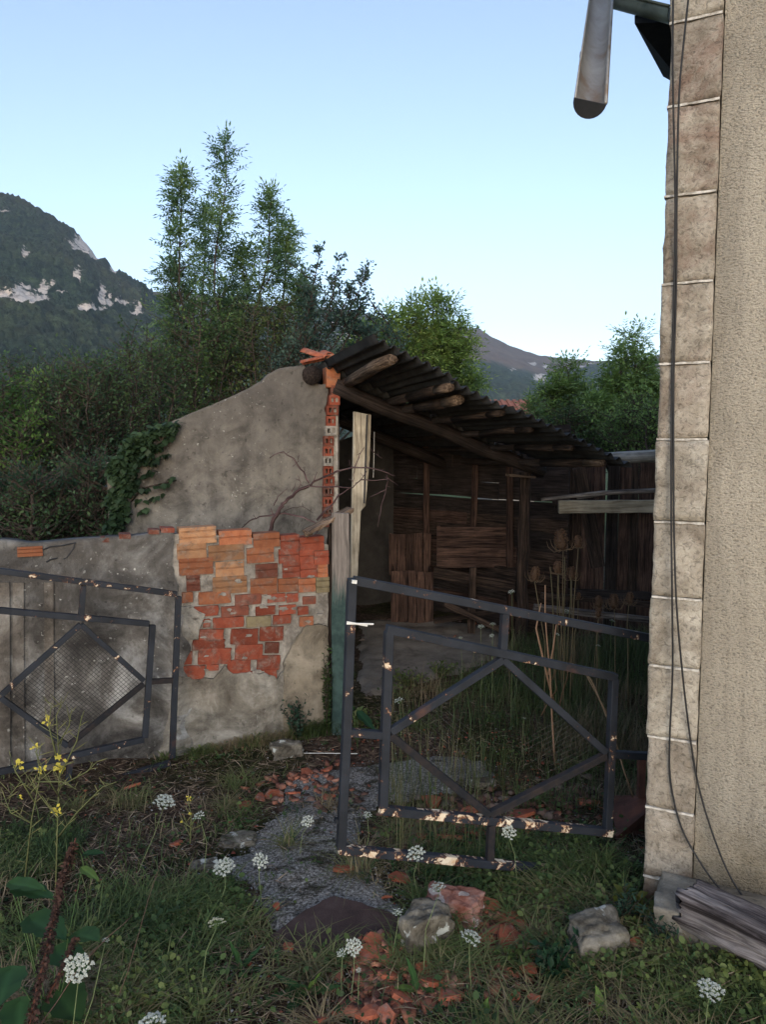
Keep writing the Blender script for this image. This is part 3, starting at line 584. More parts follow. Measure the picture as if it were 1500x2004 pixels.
# left render with a little bulge: fine grid slab
def render_slab():
    xs = np.linspace(-2.0, 0.0, 110); top0 = 1.105
    T, Zs = np.meshgrid(xs, np.linspace(0, 1, 64))
    topz = 1.10 + 0.012 * fbm(np.stack([T * 5, T * 0, T * 0], -1), 3) + 0.022 * sstep(-0.25, 0.0, T) - 0.02 * sstep(-0.9, -0.75, T) * (1 - sstep(-0.75, -0.35, T))
    Z = -0.3 + (topz + 0.3) * Zs
    right = 0.045 * fbm(np.stack([Z * 9, Z * 0, Z * 0 + 4], -1), 3) * sstep(-0.2, 0, T) + 0.05 * sstep(0.78, 0.62, Z) * sstep(-0.3, 0, T) - .02 * sstep(-.3, 0, T)
    Tq = T + right
    bump = 0.010 * fbm(np.stack([T * 4, Z * 4, T * 0], -1), 5) + 0.004 * fbm(np.stack([T * 25, Z * 25, T * 0], -1), 3)
    P = np.array(Wa)[None, None] + Tq[..., None] * np.array(Wd) + (0.008 + bump)[..., None] * np.array(Wn); P[..., 2] = Z
    Pb = np.array(Wa)[None, None] + Tq[..., None] * np.array(Wd) - 0.12 * np.array(Wn); Pb[..., 2] = Z
    P2 = np.concatenate([P, Pb[::-1]], 0); P2 = np.concatenate([P2, P2[:1]], 0)
    P2 = P2 - np.array(wloc(bw))
    o = grid_mesh('render_coat', P2, 'wall_render'); o.parent = bw
    # close the right hand edge
    mb = MB(); n = P.shape[0]; vs = [P[i, -1] for i in range(n)] + [Pb[i, -1] for i in range(n)]
    mb.add(vs, [(i, i + 1, n + i + 1, n + i) for i in range(n - 1)]); mb.build('render_edge', 'mortar', bw)
render_slab()
for x0, x1 in ((-40, 18), (24, 46), (86, 104)):
    skin('cement_band', [(x0, 1140), (x1, 1140), (x1 + 2, 1520), (x0 + 2, 1520)], 'pilaster', 0.020, 0.03, 0.3, 60)
# cracks and cap bricks
for pts in ([(148, 1062), (120, 1068), (98, 1070), (84, 1076)], [(147, 1062), (143, 1074), (130, 1092), (124, 1094)], [(112, 1092), (98, 1095), (90, 1100)]):
    mb = MB(); mb.tube([wp(x, y, 0.0145) for x, y in pts], 0.0035, 4, flat=1.0); mb.build('crack', 'soffit', bw)
skin('plaster_patch', [(347, 1320), (380, 1328), (420, 1330), (440, 1304), (455, 1320), (520, 1318), (545, 1330), (556, 1312), (560, 1480), (560, 1520), (300, 1520), (330, 1400)], 'plaster_low', 0.010, 0.03, 2.5)
skin('plaster_patch', [(556, 1300), (572, 1262), (600, 1225), (625, 1222), (643, 1228), (642, 1480), (556, 1480)], 'plaster_tan', 0.02, 0.03, 1.6)
skin('plaster_patch', [(340, 1188), (372, 1186), (400, 1202), (385, 1252), (352, 1256)], 'plaster_low', 0.006, 0.02, 2)
def brick_mesh(kind, var):
    """unit brick: x length, y depth (front at -0.5), z height"""
    bm = bmesh.new(); rr = random.Random(var)
    if kind == 'groove':
        pr = [(-.5, .5), (-.5, .12), (-.42, .09), (-.42, .05), (-.5, .02), (-.5, -.5), (.5, -.5), (.5, .5)] if var % 2 else [(-.5, .5), (-.5, .30), (-.43, .27), (-.43, .23), (-.5, .20), (-.5, -.08), (-.43, -.11), (-.43, -.15), (-.5, -.18), (-.5, -.5), (.5, -.5), (.5, .5)]
        n = len(pr); A = [bm.verts.new((-.5 + rr.uniform(0, .015), y, z)) for y, z in pr]; B = [bm.verts.new((.5 - rr.uniform(0, .015), y, z)) for y, z in pr]
        bm.faces.new(A); bm.faces.new(B[::-1])
        for i in range(n): bm.faces.new((A[i], B[i], B[(i + 1) % n], A[(i + 1) % n]))
    else:
        n = 12; out = []
        for k in range(n):
            an = 2 * math.pi * (k + .5) / n; c, s_ = math.cos(an), math.sin(an); q = 0.5 / max(abs(c), abs(s_)); out.append((c * q * rr.uniform(.93, 1.0), s_ * q * rr.uniform(.9, 1.0)))
        A = [bm.verts.new((x * .97, -.5, z * .95)) for x, z in out]; C = [bm.verts.new((x, -.44, z)) for x, z in out]; B = [bm.verts.new((x, .5, z)) for x, z in out]
        bm.faces.new(A); bm.faces.new(B[::-1])
        for i in range(n):
            bm.faces.new((A[i], A[(i + 1) % n], C[(i + 1) % n], C[i])); bm.faces.new((C[i], C[(i + 1) % n], B[(i + 1) % n], B[i]))
    bmesh.ops.recalc_face_normals(bm, faces=bm.faces); me = bpy.data.meshes.new('brick_' + kind); bm.to_mesh(me); bm.free(); return me
_bm = {}
def bmesh_for(kind, var, mat):
    k = (kind, var, mat)
    if k not in _bm: _bm[k] = brick_mesh(kind, var); _bm[k].materials.append(MAT[mat])
    return _bm[k]
rotW = Matrix(((Wd.x, -Wn.x, 0), (Wd.y, -Wn.y, 0), (0, 0, 1))).to_quaternion()
def put_brick(x0, y0, x1, y1, mat, kind='groove', slope=0.0, out=0.0, name='brick'):
    a = wp(x0, y0 - slope * (x1 - x0) / 2 * 0, 0); b = wp(x1, y1, 0); c = (a + b) / 2
    wd = (b - a).dot(Wd); ht = a.z - b.z
    from mathutils import Quaternion
    q = Quaternion(Wn, -slope + random.uniform(-.005, .005)) @ rotW
    o = inst(name, bmesh_for(kind, random.randrange(4), mat), c - Wn * (0.05 - out - random.uniform(-.002, .005)), bw, q, (wd, 0.1, ht)); return o
def Z4(v): return (330 + v[0] / 4.054, 1020 + v[1] / 4.054, 330 + v[2] / 4.054, 1020 + v[3] / 4.054)
O, Yl, Rd, Dk, Gy = 'brick_orange', 'brick_yellow', 'brick_red', 'brick_dark', 'brick_grey'
rows = [
 ('groove', -0.03, [(80, 55, 380, 170, Yl), (400, 80, 660, 185, O), (672, 100, 882, 200, O), (890, 115, 1037, 215, Rd), (1041, 130, 1235, 230, Rd)]),
 ('groove', -0.02, [(65, 180, 300, 292, Yl), (315, 195, 600, 302, Yl), (620, 215, 835, 320, O), (875, 225, 1037, 325, Rd), (1041, 235, 1150, 330, Rd), (1155, 240, 1270, 340, Rd)]),
 ('groove', -0.01, [(80, 300, 355, 415, O), (372, 328, 600, 430, Yl), (690, 345, 865, 440, Dk), (905, 335, 1041, 440, Rd), (1045, 340, 1180, 440, Rd), (1185, 345, 1265, 450, O)]),
 ('groove', -0.0, [(140, 430, 250, 550, Dk), (348, 450, 625, 562, Yl), (650, 460, 862, 572, O), (870, 460, 1025, 553, O), (1028, 460, 1165, 555, O), (1170, 450, 1275, 560, Gy)]),
 ('solid', 0.0, [(105, 565, 195, 645, O), (235, 565, 500, 650, O), (525, 585, 740, 658, Dk), (785, 580, 932, 640, Rd), (937, 575, 1030, 640, Rd), (1065, 600, 1170, 655, Dk)]),
 ('solid', 0.0, [(200, 680, 400, 750, Rd), (415, 680, 640, 748, Dk), (690, 680, 850, 740, Rd), (875, 670, 1015, 735, Rd), (1025, 680, 1110, 740, Rd)]),
 ('solid', 0.02, [(275, 780, 330, 840, Rd), (350, 770, 600, 835, Rd), (615, 760, 815, 832, Gy), (830, 750, 975, 810, Rd), (1040, 760, 1150, 830, O)]),
 ('solid', 0.07, [(240, 865, 440, 945, Rd), (490, 862, 715, 970, Rd), (722, 843, 915, 945, Rd)]),
 ('solid', 0.07, [(85, 958, 155, 1025, Rd), (185, 950, 450, 1012, Rd)]),
 ('solid', 0.08, [(85, 1035, 190, 1138, Rd), (230, 1018, 500, 1125, Rd), (525, 985, 750, 1090, Rd), (765, 965, 880, 1045, Dk)]),
 ('solid', 0.08, [(105, 1155, 290, 1250, Rd), (300, 1142, 400, 1182, Rd), (465, 1110, 655, 1212, Rd), (700, 1072, 890, 1180, Rd)]),
 ('solid', 0.05, [(630, 1195, 710, 1262, Rd), (760, 1180, 860, 1258, Rd)])]
for kind, slope, L in rows:
    for v in L:
        x0, y0, x1, y1 = Z4(v); e = 0.35 if kind == 'groove' else 0.3; put_brick(x0 - e, y0 - e, x1 + e, y1 + e, v[4], kind, slope)
def smears():
    mb = MB()
    for i in range(45):
        x, y = random.uniform(350, 640), random.uniform(1090, 1325)
        if y < 1160 and random.random() < .6: continue
        c = wp(x, y, 0); r_ = random.uniform(.006, .022); a0 = random.uniform(0, 6); n = 9; P = []
        for k in range(n):
            an = a0 + 2 * math.pi * k / n; q = r_ * random.uniform(.45, 1.2); P.append(c + Wd * math.cos(an) * q * 1.5 + Vector((0, 0, 1)) * math.sin(an) * q * .6 + Wn * .006)
        mb.prism(P, -Wn * .02)
    o = mb.build('mortar_smear', 'mortar', bw); o['kind'] = 'stuff'
smears()
put_brick(33, 1070, 84, 1087, O, 'groove', 0.0, 0.018)
for (x0, x1, y) in ((290, 312, 1040), (314, 342, 1037), (232, 256, 1049), (196, 214, 1056)):
    put_brick(x0, y - 4, x1, y + 5, Dk if x0 < 300 else Rd, 'solid', 0.06, 0.012)
# ================================================================== GREEN POST AND ROTTEN PLANK
gp = MB(); gb = at(667, 1425, 4.56); gt = at(668, 1003, 4.60); gb.z = -0.25
gp.bar(gb, gt, 0.105, 0.09, up=(0, -1, 0), wear=0.004, seg=10); o = gp.build('gate_post', 'post_green', None, False, 0.004)
setp(o, None, 'upright wooden post with flaking green paint at the end of the brick wall', 'post')
gp = MB(); gp.bar(at(637, 1420, 4.66), at(652, 1025, 4.7), 0.04, 0.05, up=(0, -1, 0), wear=0.004, seg=8); o = gp.build('wooden_batten', 'wood_dark', None)
setp(o, None, 'thin dark batten standing between the brickwork and the green post', 'batten')
mb = MB()
pts = [at(600, 1042, 4.5), at(640, 1018, 4.6), at(686, 996, 4.66)]
mb.bar(pts[0], pts[2], 0.09, 0.022, wear=0.006, seg=9); mb.bar(at(597, 1046, 4.52), at(640, 1022, 4.58), 0.05, 0.03, wear=0.010, seg=6)
o = mb.build('rotten_plank', 'wood_end', None); setp(o, None, 'short rotten plank lying slanted on top of the wall and green post', 'plank')
# ================================================================== SHED
Su = Vector((0.955, 0.297, 0)).normalized(); Sr = Vector((-Su.y, Su.x, 0)); Sn = -Sr
S0 = at(650, 870, 6.2); S0.z = 0
shed = thing('shed', 'derelict open shed with cement gable wall and blackened corrugated roof', 'shed', (S0.x, S0.y, -0.1))
def sp(px, py, back=0.0): return onplane(px, py, S0 + Sr * back, Sr)
def slz(u):   # roof height over distance from the ridge
    return 2.20 - 0.43 * abs(u)
# gable wall
gw_pts = [(215, 1120), (216, 905), (240, 878), (270, 858), (300, 842), (340, 822), (380, 805), (430, 785), (470, 766), (500, 752), (514, 744), (524, 733), (545, 723), (570, 718), (596, 714), (606, 745), (632, 752), (660, 752), (655, 800), (652, 850), (648, 900), (646, 960), (646, 1300), (215, 1300)]
def gable():
    P = [sp(x, y) for x, y in gw_pts]; tl = [(p - S0).dot(Su) for p in P]; 
    top = sorted([(tl[i], P[i].z) for i in range(1, 17)]); tx = [a for a, b in top]; tz = [b for a, b in top]
    right = (sp(648, 900) - S0).dot(Su); T, K = np.meshgrid(np.linspace(tl[0], right, 150), np.linspace(0, 1, 100))
    tz_ = np.interp(T, tx, tz) + 0.014 * fbm(np.stack([T * 12, T * 0, T * 0], -1), 3); Z = -0.3 + (tz_ + 0.3) * K
    # right edge broken
    T2 = T + 0.05 * sstep(right - 0.15, right, T) * (fbm(np.stack([Z * 9, Z * 0, Z * 0], -1), 2) - 0.35)
    bump = 0.012 * fbm(np.stack([T * 3, Z * 3, T * 0], -1), 5) + 0.003 * fbm(np.stack([T * 20, Z * 20, T * 0], -1), 3)
    A = np.array(S0)[None, None] + T2[..., None] * np.array(Su) + (bump)[..., None] * np.array(Sn); A[..., 2] = Z
    B = np.array(S0)[None, None] + T2[..., None] * np.array(Su) - 0.13 * np.array(Sn); B[..., 2] = Z
    Q = np.concatenate([A, B[::-1], A[:1]], 0) - np.array(wloc(shed)); o = grid_mesh('gable_wall', Q, 'gable_render'); o.parent = shed
    mb = MB(); n = A.shape[0]
    for j in (0, -1):
        vs = [A[i, j] for i in range(n)] + [B[i, j] for i in range(n)]; mb.add(vs, [(i, i + 1, n + i + 1, n + i) for i in range(n - 1)])
    mb.build('wall_edge', 'gable_render', o)
    return o
gwall = gable()
rotS = Matrix(((Su.x, Sr.x, 0), (Su.y, Sr.y, 0), (0, 0, 1))).to_quaternion()
def hollow_brick():
    bm = bmesh.new()   # unit, front (-y) with two square holes
    xs = [-.5, -.34, -.08, .08, .34, .5]; zs = [-.5, -.22, .24, .5]
    g = [[bm.verts.new((x, -.5, z)) for z in zs] for x in xs]
    for i in range(5):
        for j in range(3):
            q = [g[i][j], g[i + 1][j], g[i + 1][j + 1], g[i][j + 1]]
            if j == 1 and i in (1, 3):
                inn = [bm.verts.new((v.co.x, 0.2, v.co.z)) for v in q]
                for k in range(4): bm.faces.new((q[k], q[(k + 1) % 4], inn[(k + 1) % 4], inn[k]))
                bm.faces.new(inn)
            else: bm.faces.new(q)
    b = [bm.verts.new(c) for c in ((-.5, .5, -.5), (.5, .5, -.5), (.5, .5, .5), (-.5, .5, .5))]; bm.faces.new(b)
    for vs in ((g[0][0], g[5][0], b[1], b[0]), (g[0][3], b[3], b[2], g[5][3]), (g[0][0], b[0], b[3], g[0][3]), (g[5][0], g[5][3], b[2], b[1])):
        bm.faces.new(vs)
    bmesh.ops.recalc_face_normals(bm, faces=bm.faces); me = bpy.data.meshes.new('hollow_brick'); bm.to_mesh(me); bm.free(); return me
hb = {}
for m_ in ('brick_red', 'brick_dark', 'mortar', 'brick_orange'):
    hb[m_] = hollow_brick(); hb[m_].materials.append(MAT[m_])
ty = [764, 783, 803, 824, 843, 863, 883, 902, 922, 942, 962, 982, 1002, 1022]
tx_ = [659, 655, 651, 648, 648, 644, 643, 642, 643, 644, 643, 642, 642, 641]
for i, (y, x) in enumerate(zip(ty, tx_)):
    c = sp(x, y, -0.035); m_ = ['brick_dark', 'brick_red', 'brick_red', 'brick_red', 'mortar', 'brick_red', 'brick_red', 'mortar', 'brick_red', 'brick_red', 'brick_dark', 'brick_red', 'brick_dark', 'brick_dark'][i]
    inst('hollow_brick', hb[m_], c + Sr * 0.06, gwall, rotS, (0.085 * random.uniform(.85, 1.1), 0.14, 0.077))
mb = MB(); mb.bar(sp(655, 1300, 0.04), sp(656, 750, 0.04), 0.06, 0.14, up=(0, -1, 0), wear=0.003, seg=8); mb.build('mortar_core', 'mortar', gwall)
c = (sp(636, 700) + sp(665, 752)) / 2; inst('clay_block', bmesh_for('solid', 1, 'brick_orange'), c - Sr * 0.03 + Sr * 0.06, gwall, rotS, (0.115, 0.13, 0.27))
# log end poking through at the left of the clay block
mb = MB(); a = sp(612, 733, -0.05); mb.tube([a, a + Sr * 0.5, a + Sr * 1.0], [0.075, 0.08, 0.08], 12, True, 0.05); mb.build('ridge_log', 'wood_dark', shed, True)
# ridge tiles (curved clay)
def curved_tile(L, r, arc=1.35, th=0.012, jagend=0.0):
    mb = MB(); n = 8; m = 5; vs = []; fs = []
    for i in range(m + 1):
        for rr in (r, r - th):
            for k in range(n + 1):
                an = -arc + 2 * arc * k / n; y = L * (i / m - .5) + (random.uniform(-jagend, jagend) if i in (0, m) else 0); vs.append((math.sin(an) * rr, y, math.cos(an) * rr - r * math.cos(arc)))
    w2 = 2 * (n + 1)
    for i in range(m):
        for k in range(n):
            a = i * w2 + k; fs.append((a, a + 1, a + 1 + w2, a + w2)); a += n + 1; fs.append((a, a + w2, a + 1 + w2, a + 1))
        for k in (0, n): a = i * w2 + k; fs.append((a, a + w2, a + w2 + n + 1, a + n + 1))
    for i in (0, m):
        for k in range(n): a = i * w2 + k; fs.append((a, a + n + 1, a + n + 2, a + 1))
    mb.add(vs, fs); o = mb.build('tile_tmp', 'tile', None, True); me = o.data; bpy.data.objects.remove(o); return me
tl1 = curved_tile(0.40, 0.09, jagend=0.01); tl1.name = 'ridge_tile'
for (x, y, b, rz, rx, s) in ((618, 698, 0.05, 1.0, 0.30, 0.62), (612, 708, -0.03, 1.5, -0.2, 0.45), (684, 698, 0.15, 0.5, -0.35, 0.62), (694, 690, 0.5, 0.1, 0.1, 0.6), (640, 697, 0.35, 0.3, 0.2, 0.6)):
    inst('ridge_tile', tl1, sp(x, y, b), shed, (rx, 0.12, rz), (s, s, s))
# roof: corrugated sheets
OV = -1.33   # front overhang: the verge stands this far in front of the gable plane
Pv = at(770, 677, 4.87); ruv = (Pv - S0).dot(Su); rb = (Pv - S0).dot(Sr)
ridge_u = (sp(660, 720) - S0).dot(Su)
def rz(u): return Pv.z - 0.43 * (u - ruv)
def corr(u0, u1, b0, b1, dz=0.0, tilt=0.0, mat='sheet', yaw=0.0):
    n = int((u1 - u0) / 0.0125); m = 8; pitch = 0.0725; amp = 0.017
    U, K = np.meshgrid(np.linspace(u0, u1, n), np.linspace(0, 1, m))
    B = b0 + (b1 - b0) * K + 0.012 * fbm(np.stack([U * 9, K * 0 + dz * 50, K * 0], -1), 2) * (K < 0.01)
    Uu = U + yaw * (B - b0)
    Z = np.vectorize(rz)(U) + dz + amp * np.cos(2 * math.pi * U / pitch) + tilt * (B - b0) + 0.012 * fbm(np.stack([U * 1.5, B * 1.5, U * 0 + dz * 90], -1), 2)
    P = np.array(S0)[None, None] + Uu[..., None] * np.array(Su) + B[..., None] * np.array(Sr); P[..., 2] = Z
    Q = P.copy(); Q[..., 2] -= 0.007
    A = np.concatenate([P, Q[::-1], P[:1]], 0) - np.array(wloc(shed)); o = grid_mesh('corrugated_sheet', A, mat); o.parent = shed; return o
rb = (Pv - S0).dot(Sr)
L_ = 1.78
cols = [(ruv - 0.01, ruv + 0.44), (ruv + 0.40, ruv + 0.86), (ruv + 0.82, ruv + 1.30), (ruv + 1.26, ruv + 1.78)]
for i, (a, b) in enumerate(cols):
    corr(a - (0.12 if i == 0 else 0), b, rb + [0.0, 0.05, -0.04, 0.03][i], rb + 1.45, [0.0, -0.02, -0.03, 0.0][i] + 0.004 * i, [-0.02, 0.01, 0.0, 0.02][i])
    corr(a - (0.12 if i == 0 else 0), b, rb + 1.35, rb + 3.9, -0.035 + 0.004 * i, -0.02)
# unseen left slope sheets behind the parapet, added to keep the interior dark
def unseen_left_roof():
    U, K = np.meshgrid(np.linspace(-1.75, ruv - 0.12, 120), np.linspace(0, 1, 4)); B = 0.14 + 3.0 * K
    Z = rz(ruv) - 0.10 - 0.47 * (ruv - U) + 0.015 * np.cos(2 * math.pi * U / 0.0725)
    P = np.array(S0)[None, None] + U[..., None] * np.array(Su) + B[..., None] * np.array(Sr); P[..., 2] = Z
    o = grid_mesh('corrugated_sheet', P - np.array(wloc(shed)), 'sheet'); o.parent = shed
unseen_left_roof()
# purlins (rough logs along the ridge direction, sticking out under the verge)
for (u, ext, r, mat, dz, skew) in ((ruv + 0.00, 0.03, 0.052, 'wood_end', -0.075, 0.07), (ruv + 0.40, 0.05, 0.045, 'wood_end', -0.07, 0.03), (ruv + 0.54, 0.22, 0.05, 'wood_end', -0.08, 0.0), (ruv + 0.80, 0.10, 0.032, 'wood_brown', -0.06, 0.0), (ruv + 1.04, 0.12, 0.030, 'wood_brown', -0.06, 0.02), (ruv + 1.33, 0.08, 0.032, 'wood_brown', -0.06, 0.0), (ruv + 1.60, 0.12, 0.04, 'wood_end', -0.06, 0.0)):
    mb = MB(); pts = []; rad = []
    for k in range(9):
        b = rb + ext + k * 0.42; p = S0 + Su * (u + skew * k * 0.3 + random.uniform(-.006, .006)) + Sr * b; p.z = rz(u + skew * k * .3) + dz - 0.005 * k + random.uniform(-.006, .006); pts.append(p); rad.append(r * random.uniform(.9, 1.08) * (0.85 if k == 0 else 1))
    
    e_ = 3 if u < ruv + .1 else 1
    if e_ == 1: pts.insert(1, pts[0].lerp(pts[1], .5)); rad.insert(1, rad[1])
    mb.tube(pts[:e_ + 1], rad[:e_ + 1], 10, True, 0.09, flat=0.8); pu = mb.build('purlin', mat, shed, True)
    mb = MB(); mb.tube(pts[e_:e_ + 3], rad[e_:e_ + 3], 9, True, 0.06, flat=0.8); mb.build('shaft', 'wood_brown', pu, True); mb = MB(); mb.tube(pts[e_ + 2:], rad[e_ + 2:], 8, True, 0.05, flat=0.8); mb.build('shaft', 'wood_dark', pu, True)  # purlins painted darker inwards, standing in for the shade under the roof
# big rafter at the gable plane
mb = MB(); a = sp(655, 757, -0.02); b = sp(1062, 925, -0.02)
pts = [a + (b - a) * (k / 10) + Vector((0, 0, random.uniform(-.012, .012))) for k in range(11)]; mb.tube(pts, [0.075 * random.uniform(.92, 1.08) for _ in pts], 10, True, 0.04, flat=0.8); mb.build('rafter', 'wood_dark', shed, True)
mb = MB(); a = S0 + Su * -0.1 + Sr * 1.4; a.z = rz(0) - 0.2; b = S0 + Su * 1.8 + Sr * 1.4; b.z = rz(1.8) - 0.17; mb.tube([a, (a + b) / 2, b], 0.06, 8, True, 0.05); mb.build('rafter', 'wood_dark', shed, True)
# posts
def post(name, mat, x0, y0, x1, y1, back, r, n=9, wob=0.012, square=False, parent=shed):
    a = sp(x0, y0, back); b = sp(x1, y1, back); mb = MB()
    if square: mb.bar(a, b, r * 2, r * 2, up=(0, -1, 0), wear=0.003, seg=8)
    else: mb.tube([a + (b - a) * (k / 9) + Vector((random.uniform(-1, 1), random.uniform(-1, 1), 0)) * wob for k in range(10)], [r * random.uniform(.9, 1.1) for _ in range(10)], n, True, 0.06)
    return mb.build(name, mat, parent, not square)
post('post', 'wood_brown', 1021, 1262, 1028, 925, 0.02, 0.052)
post('post', 'wood_brown', 1098, 1268, 1094, 905, 0.25, 0.05)
mb = MB(); mb.bar(sp(995, 930, -0.05), sp(1044, 934, -0.05), 0.1, 0.02, wear=0.003); mb.build('cleat', 'wood_end', shed)
# pale prop board
def board_poly(name, mat, px, back, thick, parent, label=None):
    mb = MB(); mb.prism([sp(x, y, back) for x, y in px], Sr * thick); return mb.build(name, mat, parent)
mb = MB()
L1 = [(693, 805), (692, 900), (689, 1000), (687, 1120), (684, 1200), (681, 1292)]; R1 = [(727, 812), (724, 900), (716, 990), (707, 1000), (701, 1120), (695, 1200), (690, 1292)]
vs = [sp(x, y, -0.07) for x, y in L1] + [sp(x, y, -0.07) for x, y in R1[::-1]]
mb.prism(vs, Sr * 0.035); mb.g = [((p[0]), p[1] * 0.2, p[2]) for p in mb.v]
o = mb.build('prop_board', 'wood_pale', None, False, 0.003); setp(o, None, 'tall pale sawn board standing upright under the rafter beside the gable wall', 'board')
mb = MB(); mb.bar(sp(719, 812, -0.09), sp(713, 985, -0.09), 0.012, 0.01, up=(0, -1, 0)); 
o2 = mb.build('crack', 'soffit', o)
mb = MB(); mb.bar(sp(660, 1010, 0.06), sp(661, 830, 0.06), 0.03, 0.02, up=(0, -1, 0), wear=0.002); mb.build('door_jamb', 'wood_grey', shed)
# back walls: rendered part, then boards running towards the right front
Bk1 = at(690, 870, 8.3); Bk2 = at(772, 870, 8.5); Bk3 = at(1100, 870, 6.95)
for p in (Bk1, Bk2, Bk3): p.z = 0
mb = MB(); a = Bk1 - (Bk2 - Bk1).normalized() * 1.2; n_ = Vector((0, 1, 0))
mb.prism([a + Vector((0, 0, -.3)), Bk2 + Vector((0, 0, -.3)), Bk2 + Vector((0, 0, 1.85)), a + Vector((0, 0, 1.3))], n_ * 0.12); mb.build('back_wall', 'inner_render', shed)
bd = (Bk3 - Bk2).normalized(); bn = Vector((bd.y, -bd.x, 0)); BL = (Bk3 - Bk2).length
def bpt(t, z, o_=0): return Bk2 + bd * t + bn * o_ + Vector((0, 0, z))
zz = [-0.2]; 
while zz[-1] < 1.75: zz.append(zz[-1] + random.uniform(0.11, 0.19))
for i in range(len(zz) - 1):
    z0, z1 = zz[i], zz[i + 1] + 0.003
    cuts = [0] + sorted(random.uniform(0.2, BL - 0.2) for _ in range(random.choice((1, 1, 2)))) + [BL + 0.1]
    gap = 0.016 if abs((z0 + z1) / 2 - 1.02) < 0.07 else 0
    for j in range(len(cuts) - 1):
        mb = MB(); t = random.uniform(-.012, .012)
        mb.bar(bpt(cuts[j], (z0 + z1) / 2 - gap / 2 + t), bpt(cuts[j + 1] - 0.01, (z0 + z1) / 2 - gap / 2 - t), 0.022, z1 - z0 - gap, wear=0.003, seg=5)
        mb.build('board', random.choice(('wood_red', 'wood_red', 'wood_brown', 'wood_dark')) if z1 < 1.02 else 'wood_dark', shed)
for t in (0.55, 1.15, 1.65):
    mb = MB(); mb.bar(bpt(t, -.2, 0.05), bpt(t + random.uniform(-.05, .05), 1.7, 0.05), 0.06, 0.05, up=(0, -1, 0), wear=0.003, seg=5); mb.build('stud', 'wood_red', shed)
mb = MB(); mb.bar(bpt(0.35, 0.42, 0.09), bpt(2.2, 0.36, 0.09), 0.05, 0.11, wear=0.004, seg=6); mb.build('rail', 'wood_brown', shed)
# right hand plank screen beyond the open shed
fen = thing('plank_fence', 'tall fence of dark vertical planks between the shed and the house', 'fence', at(1190, 1240, 7.2))
fa = at(1085, 870, 7.05); fb = at(1420, 870, 7.1); fd = (fb - fa).normalized(); x = 0.0; i = 0
while x < (fb - fa).length:
    w_ = random.uniform(0.09, 0.15); mb = MB(); c = fa + fd * (x + w_ / 2); lean = random.uniform(-.015, .015)
    mb.bar(Vector((c.x, c.y + random.uniform(-.015, .015), -0.25)), Vector((c.x + lean, c.y, 1.45 + random.uniform(-.06, .03))), w_ - random.uniform(.004, .014), 0.022, up=(0, -1, 0), wear=0.003, seg=5)
    mb.build('plank', 'wood_red' if i in (7, 8) else random.choice(('wood_dark', 'wood_dark', 'wood_red', 'wood_brown')), fen); x += w_; i += 1
for z in (0.25, 1.05):
    mb = MB(); mb.bar(Vector((fa.x, fa.y - .05, z)), Vector((fb.x, fb.y - .05, z - 0.08)), 0.04, 0.07, wear=0.003, seg=5); mb.build('rail', 'wood_dark', fen)
def single(name, mat, build, label, cat, smooth=False, group=None, bevel=0.0):
    mb = MB(); build(mb); o = mb.build(name, mat, None, smooth, bevel); return setp(o, None, label, cat, group)
single('log', 'wood_pale2', lambda m: m.tube([at(1135, 900, 6.25), at(1180, 897, 6.3), at(1230, 895, 6.35), at(1345, 889, 6.4)], [.040, .046, .05, .052], 12, True, 0.03), 'long peeled grey log spanning from the low eave towards the house', 'log', True)
single('pole', 'wood_grey', lambda m: (m.tube([at(1060, 978, 6.5), at(1110, 972, 6.45), at(1180, 965, 6.4), at(1330, 958, 6.35)], [.014, .016, .02, .02], 8, True, 0.05), m.tube([at(1130, 976, 6.5), at(1200, 966, 6.45), at(1330, 962, 6.4)], .008, 6, True, 0.05)), 'thin split pole running above the cream beam', 'pole', True)
single('beam', 'wood_pale', lambda m: m.bar(at(1094, 992, 6.42), at(1340, 990, 6.3), 0.06, 0.105, wear=0.003, seg=8), 'squared cream coloured beam across the gap beside the house corner', 'beam', bevel=0.003)
single('leaning_board', 'wood_brown', lambda m: m.bar(at(1135, 915, 6.75), at(1172, 1110, 6.7), 0.12, 0.02, up=(0, -1, 0), wear=0.004, seg=5), 'broad brown board leaning diagonally under the eave', 'board')
# things inside the shed
def boxy(name, label, cat, x0, y0, x1, y1, Y, dep, mat, boards=4, vertical=True, group=None):
    a = at(x0, y1, Y); b = at(x1, y0, Y); t = thing(name, label, cat, ((a.x + b.x) / 2, Y, a.z), group)
    n = boards
    for i in range(n):
        mb = MB()
        if vertical:
            xa = a.x + (b.x - a.x) * i / n; xb = a.x + (b.x - a.x) * (i + 1) / n - 0.006
            mb.bar(Vector(((xa + xb) / 2, Y, a.z)), Vector(((xa + xb) / 2 + random.uniform(-.004, .004), Y, b.z + random.uniform(-.01, .01))), xb - xa, 0.02, up=(0, -1, 0), wear=0.002, seg=3)
        else:
            za = a.z + (b.z - a.z) * i / n; zb = a.z + (b.z - a.z) * (i + 1) / n - 0.006
            mb.bar(Vector((a.x, Y, (za + zb) / 2)), Vector((b.x, Y, (za + zb) / 2)), 0.02, zb - za, wear=0.002, seg=3)
        mb.build('slat', mat, t)
    for xx in (a.x + .02, b.x - .02):
        mb = MB(); mb.bar(Vector((xx, Y + .02, a.z + .03)), Vector((xx, Y + dep, a.z + .03)), 0.02, 0.05, wear=.002); mb.bar(Vector((xx, Y + .02, b.z - .04)), Vector((xx, Y + dep, b.z - .04)), 0.02, 0.06, wear=.002); mb.bar(Vector((xx, Y + dep, a.z)), Vector((xx, Y + dep, b.z)), 0.03, 0.03, up=(0, -1, 0), wear=.002)
        mb.build('side_frame', mat, t)
    return t
